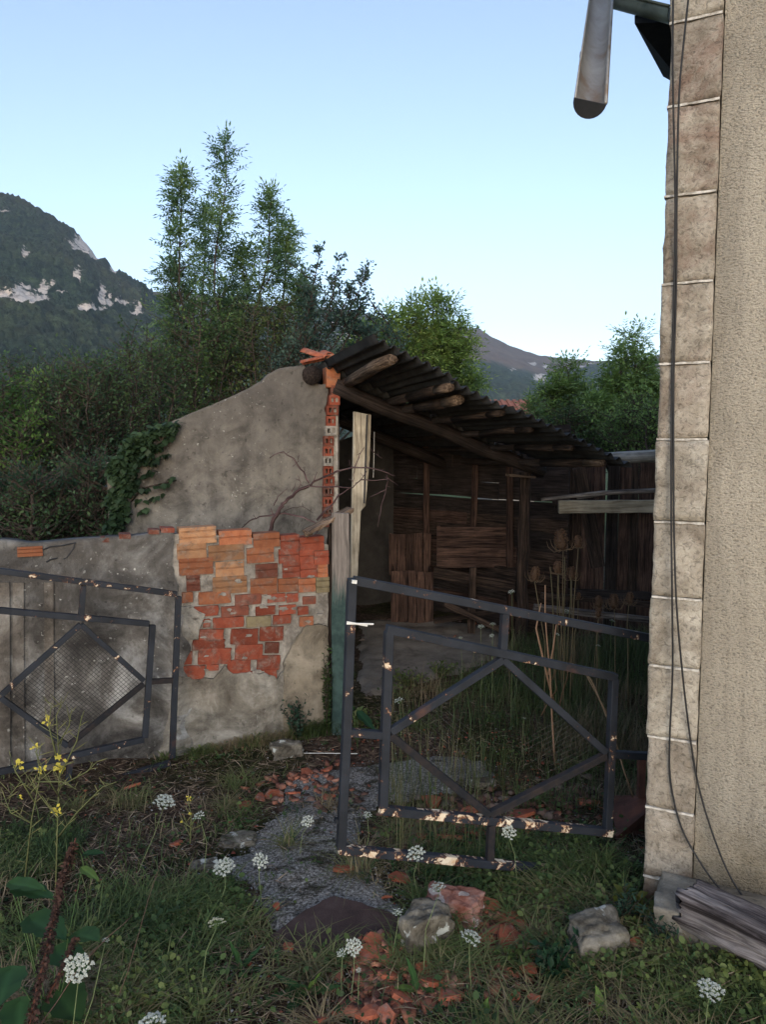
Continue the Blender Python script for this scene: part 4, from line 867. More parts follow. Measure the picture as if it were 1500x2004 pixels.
boxy('crate', 'brown slatted crate standing on the shed floor', 'crate', 766, 1118, 850, 1222, 7.3, 0.4, 'wood_red', 5)
boxy('old_door', 'dark red boarded door leaning behind the crate', 'door', 762, 1045, 845, 1125, 7.9, 0.06, 'wood_red', 5)
boxy('plank_panel', 'grey brown shutter of horizontal boards inside the shed', 'panel', 855, 1030, 1000, 1110, 7.35, 0.05, 'wood_red', 4, False)  # indistinct interior planks, gathered into one invented slatted panel
single('fallen_board', 'wood_brown', lambda m: m.bar(at(850, 1120, 7.2), at(1010, 1150, 6.9), 0.03, 0.10, wear=0.004, seg=5), 'long fallen board lying level across the shed interior', 'board')
single('floor_post', 'wood_brown', lambda m: m.bar(at(922, 1250, 6.9), at(926, 1110, 6.95), 0.06, 0.05, up=(0, -1, 0), wear=0.004, seg=4), 'short grey upright stub under the fallen board', 'stub')
for i, (x0, y0, x1, y1, Y, lab) in enumerate(((850, 1215, 1000, 1190, 6.9, 'slanting broken lath lying in the shed rubble'), (870, 1180, 985, 1235, 6.8, 'broken lath crossing another in the shed rubble'), (1045, 1188, 1290, 1215, 6.2, 'long low grey rail lying behind the teasels'), (1060, 1165, 1290, 1185, 6.6, 'upper brown rail behind the teasels'))):
    single('lath', 'wood_brown' if i != 2 else 'wood_grey', lambda m: m.bar(at(x0, y0, Y), at(x1, y1, Y), 0.05, 0.045, wear=0.004, seg=5), lab, 'board')
single('hanging_wire', 'white', lambda m: m.tube([sp(733, 845, .1), sp(732, 900, .1), sp(731, 935, .1)], 0.0025, 4), 'thin pale wire hanging from the roof beside the pale board', 'wire')
# ================================================================== DEAD BRANCH
def Z5(v): return (440 + v[0] / 4.167, 860 + v[1] / 4.167)
br = thing('dead_branch', 'bare reddish dead branch rising from behind the brick wall', 'branch', at(530, 1050, 4.72))
def limb(pts, r0, r1, parent, name, n=6, base=4.78, dy=0.0):
    P = []
    for i, v in enumerate(pts):
        x, y = Z5(v); P.append(at(x, y, base + dy * i + 0.02 * math.sin(i * 2.1)))
    Q = [P[0]]
    for a, b in zip(P, P[1:]):
        for k in (1, 2, 3): Q.append(a.lerp(b, k / 3) + Vector((random.uniform(-1, 1), random.uniform(-1, 1), random.uniform(-1, 1))) * 0.004)
    mb = MB(); mb.tube(Q, [r0 + (r1 - r0) * i / (len(Q) - 1) for i in range(len(Q))], n, True, 0.15)
    for q in Q[2:-1:2]:
        if random.random() < 0.7:
            d = Vector((random.uniform(-1, 1), random.uniform(-.6, .6), random.uniform(-.6, 1))).normalized() * random.uniform(.012, .035); mb.tube([q, q + d], [0.0025, 0.001], 4)
    return mb.build(name, 'twig', parent, True)
m0 = limb([(365, 860), (370, 750), (400, 640), (450, 560), (490, 510), (580, 430), (690, 375)], 0.016, 0.009, br, 'main_stem')
for pts, r0 in (([(690, 375), (730, 345), (880, 275), (1000, 235), (1160, 230), (1330, 270), (1390, 295)], .008), ([(690, 355), (640, 270), (560, 160), (475, 95), (370, 150)], .006), ([(690, 380), (850, 385), (1040, 390), (1110, 330), (1160, 250)], .005),
                ([(1110, 330), (1240, 330), (1340, 320), (1410, 375)], .004), ([(1320, 290), (1330, 340), (1300, 470), (1270, 590), (1245, 715)], .005), ([(1310, 410), (1190, 465)], .003), ([(420, 610), (480, 605), (640, 635), (740, 680), (765, 740), (720, 790)], .007),
                ([(420, 610), (280, 630), (200, 670), (120, 740)], .006), ([(1060, 230), (1100, 130), (1140, 60)], .004), ([(1190, 75), (1230, 120), (1290, 155)], .003), ([(750, 660), (850, 560), (930, 460), (1030, 390)], .008), ([(400, 540), (430, 470), (510, 400)], .004),
                ([(720, 350), (755, 265)], .004), ([(400, 640), (380, 560)], .006), ([(600, 410), (620, 350), (590, 290)], .003), ([(480, 590), (560, 555), (640, 550), (720, 600)], .0025), ([(555, 220), (600, 180), (605, 110)], .0025), ([(1060, 230), (1050, 320), (1045, 380)], .003), ([(1030, 240), (1020, 170)], .003), ([(545, 430), (580, 350)], .003)):
    limb(pts, r0, r0 * 0.45, br, 'twig', 5)
# ================================================================== GATES
def gate(label, plane_p, plane_n, bars, meshq, thick, chips, group='metal gate leaves'):
    loc = Vector(plane_p); t = thing('gate_leaf', label, 'gate', loc, group)
    def gpp(p): return onplane(p[0], p[1], plane_p, plane_n)
    for nm, a, b, mt in bars:
        A, B = gpp(a), gpp(b); seg = max(2, int((B - A).length / 0.15)); mb = MB()
        d_ = (B - A).normalized(); mb.bar(A - d_ * (0 if nm in ('brace', 'connector') else thick / 2 * 0.96), B + d_ * (0 if nm in ('brace', 'connector') else thick / 2 * 0.96), thick * (0.9 if nm in ('brace', 'connector') else 1.0), thick * (0.9 if nm in ('brace', 'connector') else 1.0), up=plane_n, wear=0.0007, seg=seg); mb.build(nm, mt, t, False, 0.002)
    q = [gpp(p) for p in meshq]; mb = MB(); e1 = q[1] - q[0]; e2 = q[3] - q[0]; n1 = int(e1.length / 0.0175); n2 = int(e2.length / 0.0175)
    def qp(u, v):
        p = q[0] * (1 - u) * (1 - v) + q[1] * u * (1 - v) + q[2] * u * v + q[3] * (1 - u) * v
        return p + Vector(plane_n) * 0.006 * math.sin(u * 7) * math.sin(v * 6)
    for i in range(1, n1): mb.tube([qp(i / n1, k / 6) for k in range(7)], 0.00115, 3, False)
    for i in range(1, n2): mb.tube([qp(k / 6, i / n2) + Vector(plane_n) * .001 for k in range(7)], 0.00115, 3, False)
    return t, mb, gpp
GRp = at(680, 870, 2.62); g2_ = at(1260, 870, 2.98); GRd = (g2_ - GRp); GRd.z = 0; GRd.normalize(); GRn = Vector((GRd.y, -GRd.x, 0))
P_, Pc, Pr = 'paint', 'paint_chipped', 'paint_rust'
bars = [('top_rail', (700, 1137), (1290, 1252), P_), ('stile', (689, 1140), (679, 1420), P_), ('stile', (679, 1424), (668, 1652), P_), ('stile', (1292, 1262), (1283, 1715), P_), ('bottom_rail', (672, 1662), (1290, 1722), Pc),
        ('inner_rail', (764, 1232), (1200, 1324), P_), ('inner_stile', (761, 1244), (750, 1572), P_), ('inner_stile', (1202, 1336), (1190, 1618), P_), ('inner_rail', (752, 1585), (1192, 1628), Pc),
        ('connector', (989, 1198), (984, 1276), P_), ('connector', (680, 1433), (748, 1438), P_), ('connector', (1202, 1476), (1284, 1480), P_), ('connector', (962, 1614), (959, 1688), Pr),
        ('brace', (984, 1290), (764, 1432), P_), ('brace', (984, 1290), (1186, 1472), P_), ('brace', (764, 1438), (958, 1594), Pr), ('brace', (958, 1594), (1186, 1478), Pr)]
gr_, mbm, gf = gate('sagging right gate leaf of dark blue bars in front of the shed opening', GRp, GRn, bars, [(984, 1298), (1180, 1474), (958, 1588), (772, 1436)], 0.031, 0)
# only the lower corner of the right leaf's netting is left
mbm = MB(); qq = [gf(p) for p in ((985, 1300), (1180, 1474), (958, 1588), (775, 1436))]
for i in range(3, 26):
    for a, b, c, d in ((qq[1], qq[0], qq[2], qq[3]), (qq[3], qq[0], qq[2], qq[1])):
        u = i / 27; lo = a.lerp(c, u) ; hi = b.lerp(d, u); f0 = 0.62 + .1 * math.sin(i * 1.7)
        if i > 15: mbm.tube([lo.lerp(hi, f0 + (1 - f0) * k / 4) + GRn * 0.004 * math.sin(k + i) for k in range(5)], 0.0005, 3, False)
mbm.build('wire_netting', 'wire', gr_)['kind'] = 'stuff'
for (x0, y0, x1, y1) in ((676, 1218, 728, 1219), (676, 1215, 716, 1222)):
    mb = MB(); mb.tube([gf((x0, y0)) + GRn * 0.02, gf((x1, y1)) + GRn * 0.02], 0.0035, 6); mb.build('bolt_rod', 'white', gr_)
mb = MB(); mb.bar(gf((686, 1136)) + GRn * .02, gf((695, 1137)) + GRn * .02, 0.012, 0.012); mb.build('latch_plate', 'white', gr_)
mb = MB(); mb.bar(gf((655, 1605)), gf((668, 1606)), 0.02, 0.014); mb.build('hinge_lug', 'paint', gr_)
GLp = at(350, 870, 4.14); g2_ = at(0, 870, 3.72); GLd = (GLp - g2_); GLd.z = 0; GLd.normalize(); GLn = Vector((GLd.y, -GLd.x, 0))
bars = [('top_rail', (-110, 1103), (340, 1162), 'paint_few'), ('stile', (349, 1172), (337, 1478), P_), ('stile', (-112, 1110), (-114, 1610), P_), ('bottom_rail', (-110, 1622), (328, 1494), 'paint_few'),
        ('inner_rail', (-28, 1192), (286, 1220), P_), ('inner_stile', (298, 1228), (284, 1438), P_), ('inner_stile', (-30, 1200), (-32, 1516), P_), ('inner_rail', (-26, 1516), (276, 1448), 'paint_few'),
        ('connector', (163, 1146), (158, 1204), P_), ('connector', (294, 1334), (340, 1331), Pr), ('connector', (138, 1488), (131, 1540), P_),
        ('brace', (158, 1222), (2, 1360), P_), ('brace', (158, 1222), (281, 1332), P_), ('brace', (2, 1366), (132, 1460), P_), ('brace', (132, 1460), (281, 1338), Pr)]
gl_, mbm, gf2 = gate('left gate leaf with wire netting in its diamond, against the rendered wall', GLp, GLn, bars, [(158, 1226), (276, 1334), (132, 1456), (6, 1362)], 0.030, 0)
mbm.build('wire_netting', 'wire_dark', gl_)
# ================================================================== FAR HOUSES
MAT['roof_far'] = simple('old clay roof', [(0.3, (0.16, 0.06, 0.04)), (0.7, (0.30, 0.12, 0.08))], 3, 0.9, 0.3, 8, 0.05)
MAT['house_far'] = simple('old stone house wall', [(0.3, (0.14, 0.12, 0.1)), (0.7, (0.26, 0.23, 0.19))], 3, 0.9, 0.3, 8, 0.05)
def far_house(label, px0, px1, pye, pyr, Y, dep=7.0):
    a = at(px0, pye, Y); b = at(px1, pye, Y); zr = at(px0, pyr, Y + dep / 2).z; t = thing('far_house', label, 'house', ((a.x + b.x) / 2, Y, -3)); bx = a.x; cx = b.x; ze = a.z
    mb = MB(); mb.prism([Vector((bx + .3, Y, -4)), Vector((cx - .3, Y, -4)), Vector((cx - .3, Y, ze)), Vector((bx + .3, Y, ze))], Vector((0, dep, 0))); mb.build('wall', 'house_far', t)
    mb = MB(); mb.prism([Vector((bx, Y - .4, ze - .1)), Vector((bx, Y + dep / 2, zr)), Vector((bx, Y + dep + .4, ze - .1)), Vector((bx, Y + dep, ze - .25)), Vector((bx, Y + dep / 2, zr - .25)), Vector((bx, Y, ze - .25))], Vector((cx - bx, 0, 0)))
    rf = mb.build('roof', 'roof_far', t)
    mb = MB(); n = int((cx - bx) / 0.35)
    for i in range(n):
        x = bx + (i + .5) * (cx - bx) / n; mb.bar(Vector((x, Y - .4, ze - .05)), Vector((x, Y + dep / 2, zr + .04)), 0.18, 0.07)
    o = mb.build('tile_course', 'roof_far', rf); o['kind'] = 'stuff'
    for f in (0.3, 0.65):
        x = bx + (cx - bx) * f; mb = MB(); mb.bar(Vector((x, Y - .02, ze - 1.9)), Vector((x, Y - .02, ze - .8)), 0.8, 0.1, up=(0, -1, 0)); mb.build('window', 'soffit', t)
far_house('distant house with pale red tiled roof showing just above the corrugated verge', 955, 1060, 818, 784, 42)
far_house('distant red roofed house half hidden among the dark bushes', 62, 100, 905, 852, 46, 5)
far_house('small distant dark red roof glimpsed through the bushes by the frame edge', -30, 28, 925, 896, 58, 5)
# ================================================================== FOLIAGE
def frames(D):
    D = D / (np.linalg.norm(D, axis=1, keepdims=True) + 1e-9); U = np.cross(D, np.array([0, 0, 1.0])); l = np.linalg.norm(U, axis=1, keepdims=True)
    U = np.where(l < 1e-3, np.array([[1.0, 0, 0]]), U / (l + 1e-9)); W = np.cross(U, D); return D, U, W
LEAF4 = np.array([[0, 0, 0], [.45, .5, .06], [1, 0, -.05], [.45, -.5, .06]])      # along, across, up
def place_leaves(P, D, size, width, col, roll=None, tmpl=LEAF4, var=0.25, seed=0):
    n = len(P); r = np.random.default_rng(seed); D, U, W = frames(D)
    a = (r.uniform(-1.2, 1.2, n) if roll is None else roll)[:, None]; U2 = U * np.cos(a) + W * np.sin(a); W2 = -U * np.sin(a) + W * np.cos(a)
    s = size * r.uniform(1 - var, 1 + var, n); s = s[:, None, None]
    V = P[:, None, :] + s * (tmpl[None, :, 0:1] * D[:, None, :] + width * tmpl[None, :, 1:2] * U2[:, None, :] + tmpl[None, :, 2:3] * W2[:, None, :]); return V
def leafcol(n, cols, r, P=None, clump=0.8):
    c = np.array(cols); k = r.random(n)
    if P is not None: k = np.clip(0.5 + clump * fbm(P / 0.35, 3) * 1.6 + 0.5 * (r.random(n) - .5), 0, 0.999)
    x = k * (len(c) - 1); i = np.floor(x).astype(int); f = (x - i)[:, None]; o = c[i] * (1 - f) + c[np.minimum(i + 1, len(c) - 1)] * f
    return o * r.uniform(0.8, 1.2, (n, 1))
def pinnate(P, D, L, leaflet, npair, cols, r, width=0.42):
    """compound leaves: leaflets in pairs along a rachis"""
    n = len(P); D, U, W = frames(D); a = r.uniform(-.7, .7, n)[:, None]; U2 = U * np.cos(a) + W * np.sin(a); W2 = -U * np.sin(a) + W * np.cos(a); Ls = (L * r.uniform(.75, 1.2, n))[:, None]
    PP = []; DD = []; CC = []; base = leafcol(n, cols, r, P)
    for k in range(npair):
        f = 0.3 + 0.65 * k / npair; q = P + D * Ls * f - np.array([0, 0, 1.0]) * (Ls * 0.12 * f * f)
        for s in (-1, 1):
            PP.append(q); DD.append(D * 0.55 + s * U2 * 0.85 + W2 * r.uniform(-.25, .15, (n, 1))); CC.append(base)
    PP.append(P + D * Ls * 0.95); DD.append(D); CC.append(base)
    PP = np.concatenate(PP); DD = np.concatenate(DD); CC = np.concatenate(CC) * r.uniform(.85, 1.15, (len(PP), 1))
    return place_leaves(PP, DD, leaflet, width, None, roll=r.uniform(-.5, .5, len(PP)), seed=int(r.integers(1e6))), CC
def twig_paths(leader, r, nt, t0, spread, up=0.5, shape=None, seg=4, asym=None):
    """leader: (m,3) polyline; returns twig polylines (nt,seg+1,3)"""
    L = np.array(leader); m = len(L); t = t0 + (1 - t0) * r.random(nt) ** 0.9; x = t * (m - 1); i = np.minimum(np.floor(x).astype(int), m - 2); f = (x - i)[:, None]
    P = L[i] * (1 - f) + L[i + 1] * f; az = r.uniform(0, 2 * math.pi, nt); u = (t - t0) / (1 - t0)
    ln = spread * (shape(u) if shape else (1 - u * 0.85)) * r.uniform(.55, 1.15, nt)
    D = np.stack([np.cos(az), np.sin(az), np.full(nt, up) + r.uniform(-.3, .3, nt)], 1)
    if asym is not None: D = D + np.array(asym)
    D /= np.linalg.norm(D, axis=1, keepdims=True); T = [P]; cur = P.copy()
    for k in range(seg):
        D = D + np.array([0, 0, 0.10]) + r.normal(0, .12, (nt, 3)); D /= np.linalg.norm(D, axis=1, keepdims=True); cur = cur + D * (ln / seg)[:, None]; T.append(cur.copy())
    return np.stack(T, 1)
def along(T, k, r, t0=0.2):
    n, m, _ = T.shape; t = np.clip(t0 + (1 - t0) * (np.arange(k)[None] + r.random((n, k))) / k, 0, .999); x = t * (m - 1); i = np.floor(x).astype(int); f = (x - i)[..., None]
    ii = np.arange(n)[:, None]; P = T[ii, i] * (1 - f) + T[ii, i + 1] * f; D = T[ii, i + 1] - T[ii, i]; D = D / (np.linalg.norm(D, axis=-1, keepdims=True) + 1e-9)
    return P.reshape(-1, 3), D.reshape(-1, 3)
def spray(D, r, side=0.9, up=0.1): # leaf directions around the twig direction
    v = r.normal(0, 1, D.shape); v -= (v * D).sum(1, keepdims=True) * D; v /= np.linalg.norm(v, axis=1, keepdims=True) + 1e-9
    return D * 0.6 + v * side + np.array([0, 0, up])
def stick_mesh(T, r0, r1, name, mat, parent):
    """thin 3-sided sticks for many polylines at once"""
    n, m, _ = T.shape; rad = np.linspace(r0, r1, m); V = np.zeros((n, m * 3, 3)); D = T[:, -1] - T[:, 0]; D, U, W = frames(D)
    for k in range(3):
        an = 2 * math.pi * k / 3; V[:, k::3] = T + (U * math.cos(an) + W * math.sin(an))[:, None, :] * rad[None, :, None]
    f = [(i * 3 + k, i * 3 + (k + 1) % 3, (i + 1) * 3 + (k + 1) % 3, (i + 1) * 3 + k) for i in range(m - 1) for k in range(3)]
    return bulk(name, V, f, np.tile(np.array([[.055, .042, .034]]), (n, 1)), mat, parent)
def lead(px, Y, dx=0.0, n=9, wob=0.04, r=None):
    """leader polyline through surveyed pixels at distance Y (list of (px,py))"""
    P = np.array([at(x, y, Y + dx * i)[:] for i, (x, y) in enumerate(px)]); t = np.linspace(0, len(P) - 1, n); i = np.minimum(t.astype(int), len(P) - 2); f = (t - i)[:, None]
    Q = P[i] * (1 - f) + P[i + 1] * f; Q[1:-1] += r.normal(0, wob, (n - 2, 3)); return Q
def tree(name, label, cat, leaders, mode, cols, seed, group=None, nt=70, spread=0.8, k=6, leaf=0.055, t0=0.3, up=0.5, shape=None, r0=0.03, width=0.5, asym=None, side=0.9, cl=0.8, npair=4):
    r = np.random.default_rng(seed); base = leaders[0][0]; t = thing(name, label, cat, tuple(base), group); VV = []; CC = []; sticks = []
    stems = MB()
    for li, L in enumerate(leaders):
        ln = np.linalg.norm(L[-1] - L[0])
        T = twig_paths(L, r, nt, t0, spread, up, shape, asym=asym); sticks.append(T)
        if mode == 'pinnate':
            P, D = along(T, k, r, 0.15); top = np.repeat(L[-1][None], 6, 0); P = np.concatenate([P, top]); D = np.concatenate([D, np.tile(np.array([[0, 0, 1.0]]), (6, 1)) + r.normal(0, .6, (6, 3))])
            V, C = pinnate(P, spray(D, r, side), leaf * 3.6, leaf, npair, cols, r, width)
        else:
            P, D = along(T, k, r, 0.1); P = P + r.normal(0, leaf * .5, P.shape); V = place_leaves(P, spray(D, r, side), leaf, width, None, seed=seed + li); C = leafcol(len(P), cols, r, P, cl)
        VV.append(V); CC.append(C)
        mb = stems if li else MB(); rr = np.linspace(r0, 0.004, len(L)); mb.tube([Vector(p) for p in L], list(rr), 6, False, 0.06)
        if li == 0: mb.build('trunk', 'bark', t, True)
    if len(leaders) > 1: o = stems.build('limb', 'bark', t, True); o['kind'] = 'stuff'
    o = bulk('crown', np.concatenate(VV), [(0, 1, 2, 3)], np.concatenate(CC), 'leaf', t)
    s = stick_mesh(np.concatenate(sticks), 0.006, 0.0015, 'twigs', 'dry', t); s['kind'] = 'stuff'
    return t
G_ASH = [(0.09, 0.15, 0.085), (0.13, 0.22, 0.10), (0.18, 0.28, 0.11), (0.24, 0.34, 0.13)]
G_DARK = [(0.025, 0.05, 0.028), (0.04, 0.08, 0.038), (0.06, 0.11, 0.048), (0.085, 0.14, 0.055)]
G_MID = [(0.04, 0.075, 0.03), (0.07, 0.125, 0.042), (0.11, 0.18, 0.055), (0.16, 0.24, 0.065)]
G_YEL = [(0.14, 0.22, 0.07), (0.20, 0.30, 0.08), (0.27, 0.37, 0.10), (0.34, 0.41, 0.14)]
G_BLUE = [(0.04, 0.075, 0.06), (0.065, 0.11, 0.085), (0.09, 0.145, 0.105)]
rA = np.random.default_rng(3)
col_shape = lambda u: (0.45 + 0.9 * np.sin(np.clip(u * 1.25 + .15, 0, 1) * math.pi) ) * (1 - u) ** 0.35
# tall ash with three leaders
ash = [lead([(425, 1020), (420, 700), (422, 500), (442, 285)], 10.5, 0, 10, .03, rA), lead([(410, 1000), (370, 700), (358, 500), (352, 345)], 10.4, 0, 10, .03, rA), lead([(440, 1000), (500, 700), (520, 520), (532, 385)], 10.8, 0, 10, .03, rA), lead([(480, 900), (540, 680), (560, 520), (566, 450)], 11.2, 0, 9, .03, rA), lead([(420, 1000), (400, 750), (395, 560), (400, 420)], 11.2, 0, 9, .03, rA), lead([(450, 900), (470, 750), (480, 600), (476, 500)], 10.8, 0, 9, .03, rA), lead([(420, 950), (370, 720), (345, 600), (338, 520)], 10.9, 0, 9, .03, rA), lead([(470, 950), (560, 720), (585, 620), (592, 560)], 11.0, 0, 9, .03, rA), lead([(440, 950), (455, 760), (448, 640), (450, 560)], 11.4, 0, 9, .03, rA)]
tree('ash_tree', 'tall young ash with several upright leafy spires above the gable wall', 'tree', ash, 'pinnate', G_ASH, 21, None, 105, 0.50, 5, 0.066, 0.10, 0.55, col_shape, 0.028, 0.36)
# arching plum shoots
pl = [lead([(470 + i * 12, 960), (540 + i * 14, 740 + i * 8), (600 + 17 * i, 640 + 3 * i), p], 9.5 + .12 * i, 0, 10, .02, rA) for i, p in enumerate([(628, 485), (590, 560), (665, 505), (690, 560), (722, 520), (712, 585), (640, 600), (676, 640), (560, 510), (600, 610), (655, 555), (700, 545)])]
tree('plum_tree', 'bluish dark plum with thin shoots arching right towards the shed roof', 'tree', pl, 'simple', G_BLUE, 22, None, 75, 0.22, 7, 0.050, 0.35, 0.6, lambda u: 1 - .5 * u, 0.022, 0.6)
# dense middle shrubs under the ash
def bush(label, px0, px1, pyt, pyb, Y, cols, seed, n=9, nt=60, k=7, leaf=0.045, spread=0.55, name='bush', cat='bush', group='bushes behind the garden wall', up=0.4, **kw):
    r = np.random.default_rng(seed); cx = (px0 + px1) / 2; L = []
    for i in range(n):
        f = (i + .5) / n; tx = px0 + (px1 - px0) * f + r.uniform(-8, 8); hgt = pyt + (abs(f - .5) * 2) ** 2 * 0.28 * (pyb - pyt) + r.uniform(-6, 28)
        L.append(lead([(cx + (tx - cx) * .35, pyb), (cx + (tx - cx) * .75, (pyb + hgt) / 2), (tx, hgt)], Y + r.uniform(-.4, .4), 0, 8, .04, r))
    return tree(name, label, cat, L, 'simple', cols, seed, group, nt, spread, k, leaf, 0.12, up, lambda u: 1 - .45 * u, 0.022, 0.55, **kw)
bush('mid green bush directly under the ash spires', 300, 470, 585, 1050, 10.0, G_MID, 31, 10, 80, 8, .05)
bush('brownish green bush between the ash and the gable top', 440, 620, 590, 1000, 10.2, [(0.045, 0.065, 0.03), (0.08, 0.11, 0.04), (0.12, 0.16, 0.055)], 32, 10, 78, 8, .05)
bush('dark bush whose top shows over the upper slope of the gable wall', 500, 690, 640, 980, 9.6, G_BLUE, 33, 8, 70, 7, .042)
bush('sparse dark bush with twiggy top left of the ash', 215, 345, 640, 1050, 9.2, G_DARK, 34, 9, 75, 7, .045)
bush('large dark bush beside the ivy covered wall end', 90, 250, 690, 1080, 8.6, G_DARK, 35, 11, 90, 8, .045)
bush('dark green bush in the middle of the left thicket', 30, 160, 715, 1090, 8.9, G_MID, 36, 9, 85, 8, .045)
bush('brighter green bush at the left edge of the photo', -60, 70, 745, 1090, 8.0, [(0.035, 0.075, 0.022), (0.065, 0.13, 0.03), (0.11, 0.19, 0.045)], 37, 9, 85, 8, .05)
bush('low dark bush in front of the ivy covered wall end', 120, 235, 900, 1110, 6.6, G_DARK, 38, 8, 80, 7, .038)
bush('low dark bush just over the broken top of the rendered wall', -20, 130, 930, 1120, 6.2, G_DARK, 39, 9, 85, 7, .038)
bush('tall thin bush standing farther back in the left thicket', -40, 90, 700, 1040, 14, G_DARK, 40, 9, 70, 7, .06, .8)
bush('distant bush closing the gap behind the thicket', 150, 420, 690, 1020, 15, G_MID, 41, 12, 80, 7, .07, .9)
# yellowish tree behind the roof
yt = [lead([(800 + (x - 800) * .3, 860), (800 + (x - 800) * .75, (780 + y) / 2 + 30), (x, y + 42)], 13.5 + .1 * i, 0, 8, .05, rA) for i, (x, y) in enumerate([(702, 650), (716, 612), (722, 625), (760, 590), (800, 570), (838, 548), (870, 556), (900, 600), (905, 650), (880, 690), (925, 720), (740, 660), (780, 640), (830, 640), (860, 610)])]
tree('walnut_tree', 'light yellow green tree rising behind the shed ridge', 'tree', yt, 'pinnate', G_YEL, 42, None, 80, 0.62, 4, 0.085, 0.25, 0.35, lambda u: 1 - .5 * u, 0.05, 0.42, npair=3)
# right hand trees
rt = [lead([(1110 + (x - 1110) * .5, 960), (x * .8 + 222, (900 + y) / 2), (x, y + 34)], 11.8 + .1 * i, 0, 8, .05, rA) for i, (x, y) in enumerate([(1055, 775), (1085, 720), (1108, 682), (1130, 735), (1060, 820), (1100, 780)])]
tree('ash_tree', 'green tree above the low eave with one small spire', 'tree', rt, 'pinnate', G_YEL[:2] + G_ASH[2:], 43, 'trees beside the house corner', 70, 0.33, 4, 0.068, 0.15, 0.35, lambda u: 1 - .35 * u + .25 * np.sin(u * 14), 0.04, 0.42, npair=4)
rt = [lead([(1230 + (x - 1230) * .5, 960), (x * .8 + 246, (900 + y) / 2), (x, y + 34)], 11.2 + .1 * i, 0, 8, .05, rA) for i, (x, y) in enumerate([(1165, 760), (1200, 720), (1222, 665), (1243, 632), (1262, 680), (1285, 730), (1180, 810), (1240, 740), (1290, 800), (1225, 800), (1330, 700)])]
tree('ash_tree', 'green tree with a tall leafy spire right beside the house corner stones', 'tree', rt, 'pinnate', G_YEL[:2] + G_ASH[2:], 44, 'trees beside the house corner', 70, 0.33, 4, 0.068, 0.15, 0.35, lambda u: 1 - .35 * u + .25 * np.sin(u * 14), 0.04, 0.42, npair=4)
bush('low bush just behind the low end of the corrugated roof', 1040, 1200, 800, 950, 10.5, G_MID, 45, 9, 70, 7, .05, .5, group='bushes beyond the shed')
bush('low bush behind the grey log near the house corner', 1180, 1340, 780, 950, 10.2, G_YEL[:2] + G_MID[1:3], 46, 9, 70, 7, .05, .5, group='bushes beyond the shed')
bush('distant bushes standing behind the shed roof', 820, 950, 790, 900, 22, G_MID, 47, 12, 70, 6, .10, 1.2, group='bushes beyond the shed')
# lone conifer on the skyline
def conifer():
    b = at(283, 592, 500); t = thing('conifer', 'tiny lone conifer standing on the skyline of the left mountain', 'tree', tuple(b)); mb = MB(); mb.tube([b - Vector((0, 0, 6)), b + Vector((0, 0, 11))], [.5, .1], 5); mb.build('trunk', 'bark', t)
    r = np.random.default_rng(9); n = 260; h = r.random(n); rad = (1 - h) * 2.2 + .3; az = r.uniform(0, 6.28, n); P = np.array(b) + np.stack([np.cos(az) * rad * r.random(n), np.sin(az) * rad * r.random(n), h * 13 - 1], 1)
    bulk('crown', place_leaves(P, np.stack([np.cos(az), np.sin(az), az * 0 - .2], 1), 1.5, .6, None, seed=3), [(0, 1, 2, 3)], leafcol(n, G_DARK, r), 'leaf', t)
conifer()
# ivy on the gable wall
def ivy():
    t = thing('ivy', 'dark green ivy climbing the left end of the gable wall', 'ivy', tuple(sp(250, 1040, -.03))); r = np.random.default_rng(4); PX = []
    poly = [(212, 1045), (214, 900), (250, 855), (290, 835), (330, 825), (345, 832), (300, 868), (285, 890), (268, 935), (250, 985), (238, 1045)]
    x = r.uniform(205, 350, 9000); y = r.uniform(815, 1050, 9000); keep = inpoly(x + 6 * np.sin(y / 9), y + 5 * np.sin(x / 8), poly); q = list(zip(x[keep], y[keep]))[:1500]
    for a, b, n in (((290, 880), (350, 842), 60), ((270, 955), (345, 940), 26), ((275, 900), (330, 895), 40), ((262, 975), (325, 970), 16), ((255, 935), (300, 925), 30), ((300, 840), (348, 832), 50), ((262, 990), (290, 1000), 12)):
        for k in range(n): f = r.random(); q.append((a[0] + (b[0] - a[0]) * f + r.normal(0, 2.6), a[1] + (b[1] - a[1]) * f + 6 * math.sin(f * 5) + r.normal(0, 2.6)))
    q = [v_ for v_ in q if r.random() < .8]; P = np.array([sp(a, b, -0.02 - 0.07 * r.random())[:] for a, b in q]); n = len(P)
    TM = np.array([[0, 0, 0], [.25, .5, .0], [.6, .38, .03], [1, 0, -.04], [.6, -.38, .03], [.25, -.5, 0]])
    D = np.stack([r.normal(0, .6, n), r.normal(-.3, .3, n), r.normal(-.7, .4, n)], 1)
    V = place_leaves(P, D, .048, .95, None, roll=r.uniform(-.6, .6, n), tmpl=TM, seed=5); C = leafcol(n, [(.018, .036, .018), (.035, .065, .03), (.06, .10, .045)], r, P)
    o = bulk('foliage', V, [(0, 1, 2, 3, 4, 5)], C, 'leaf', t)
    for pts in ([(215, 1045), (225, 960), (250, 890), (300, 840), (345, 830)], [(235, 1040), (250, 960), (280, 900), (345, 845)], [(240, 1000), (280, 955), (345, 940)]):
        mb = MB(); mb.tube([sp(a, b, -.015) for a, b in pts], .006, 5); mb.build('stem', 'bark', t, True)
ivy()
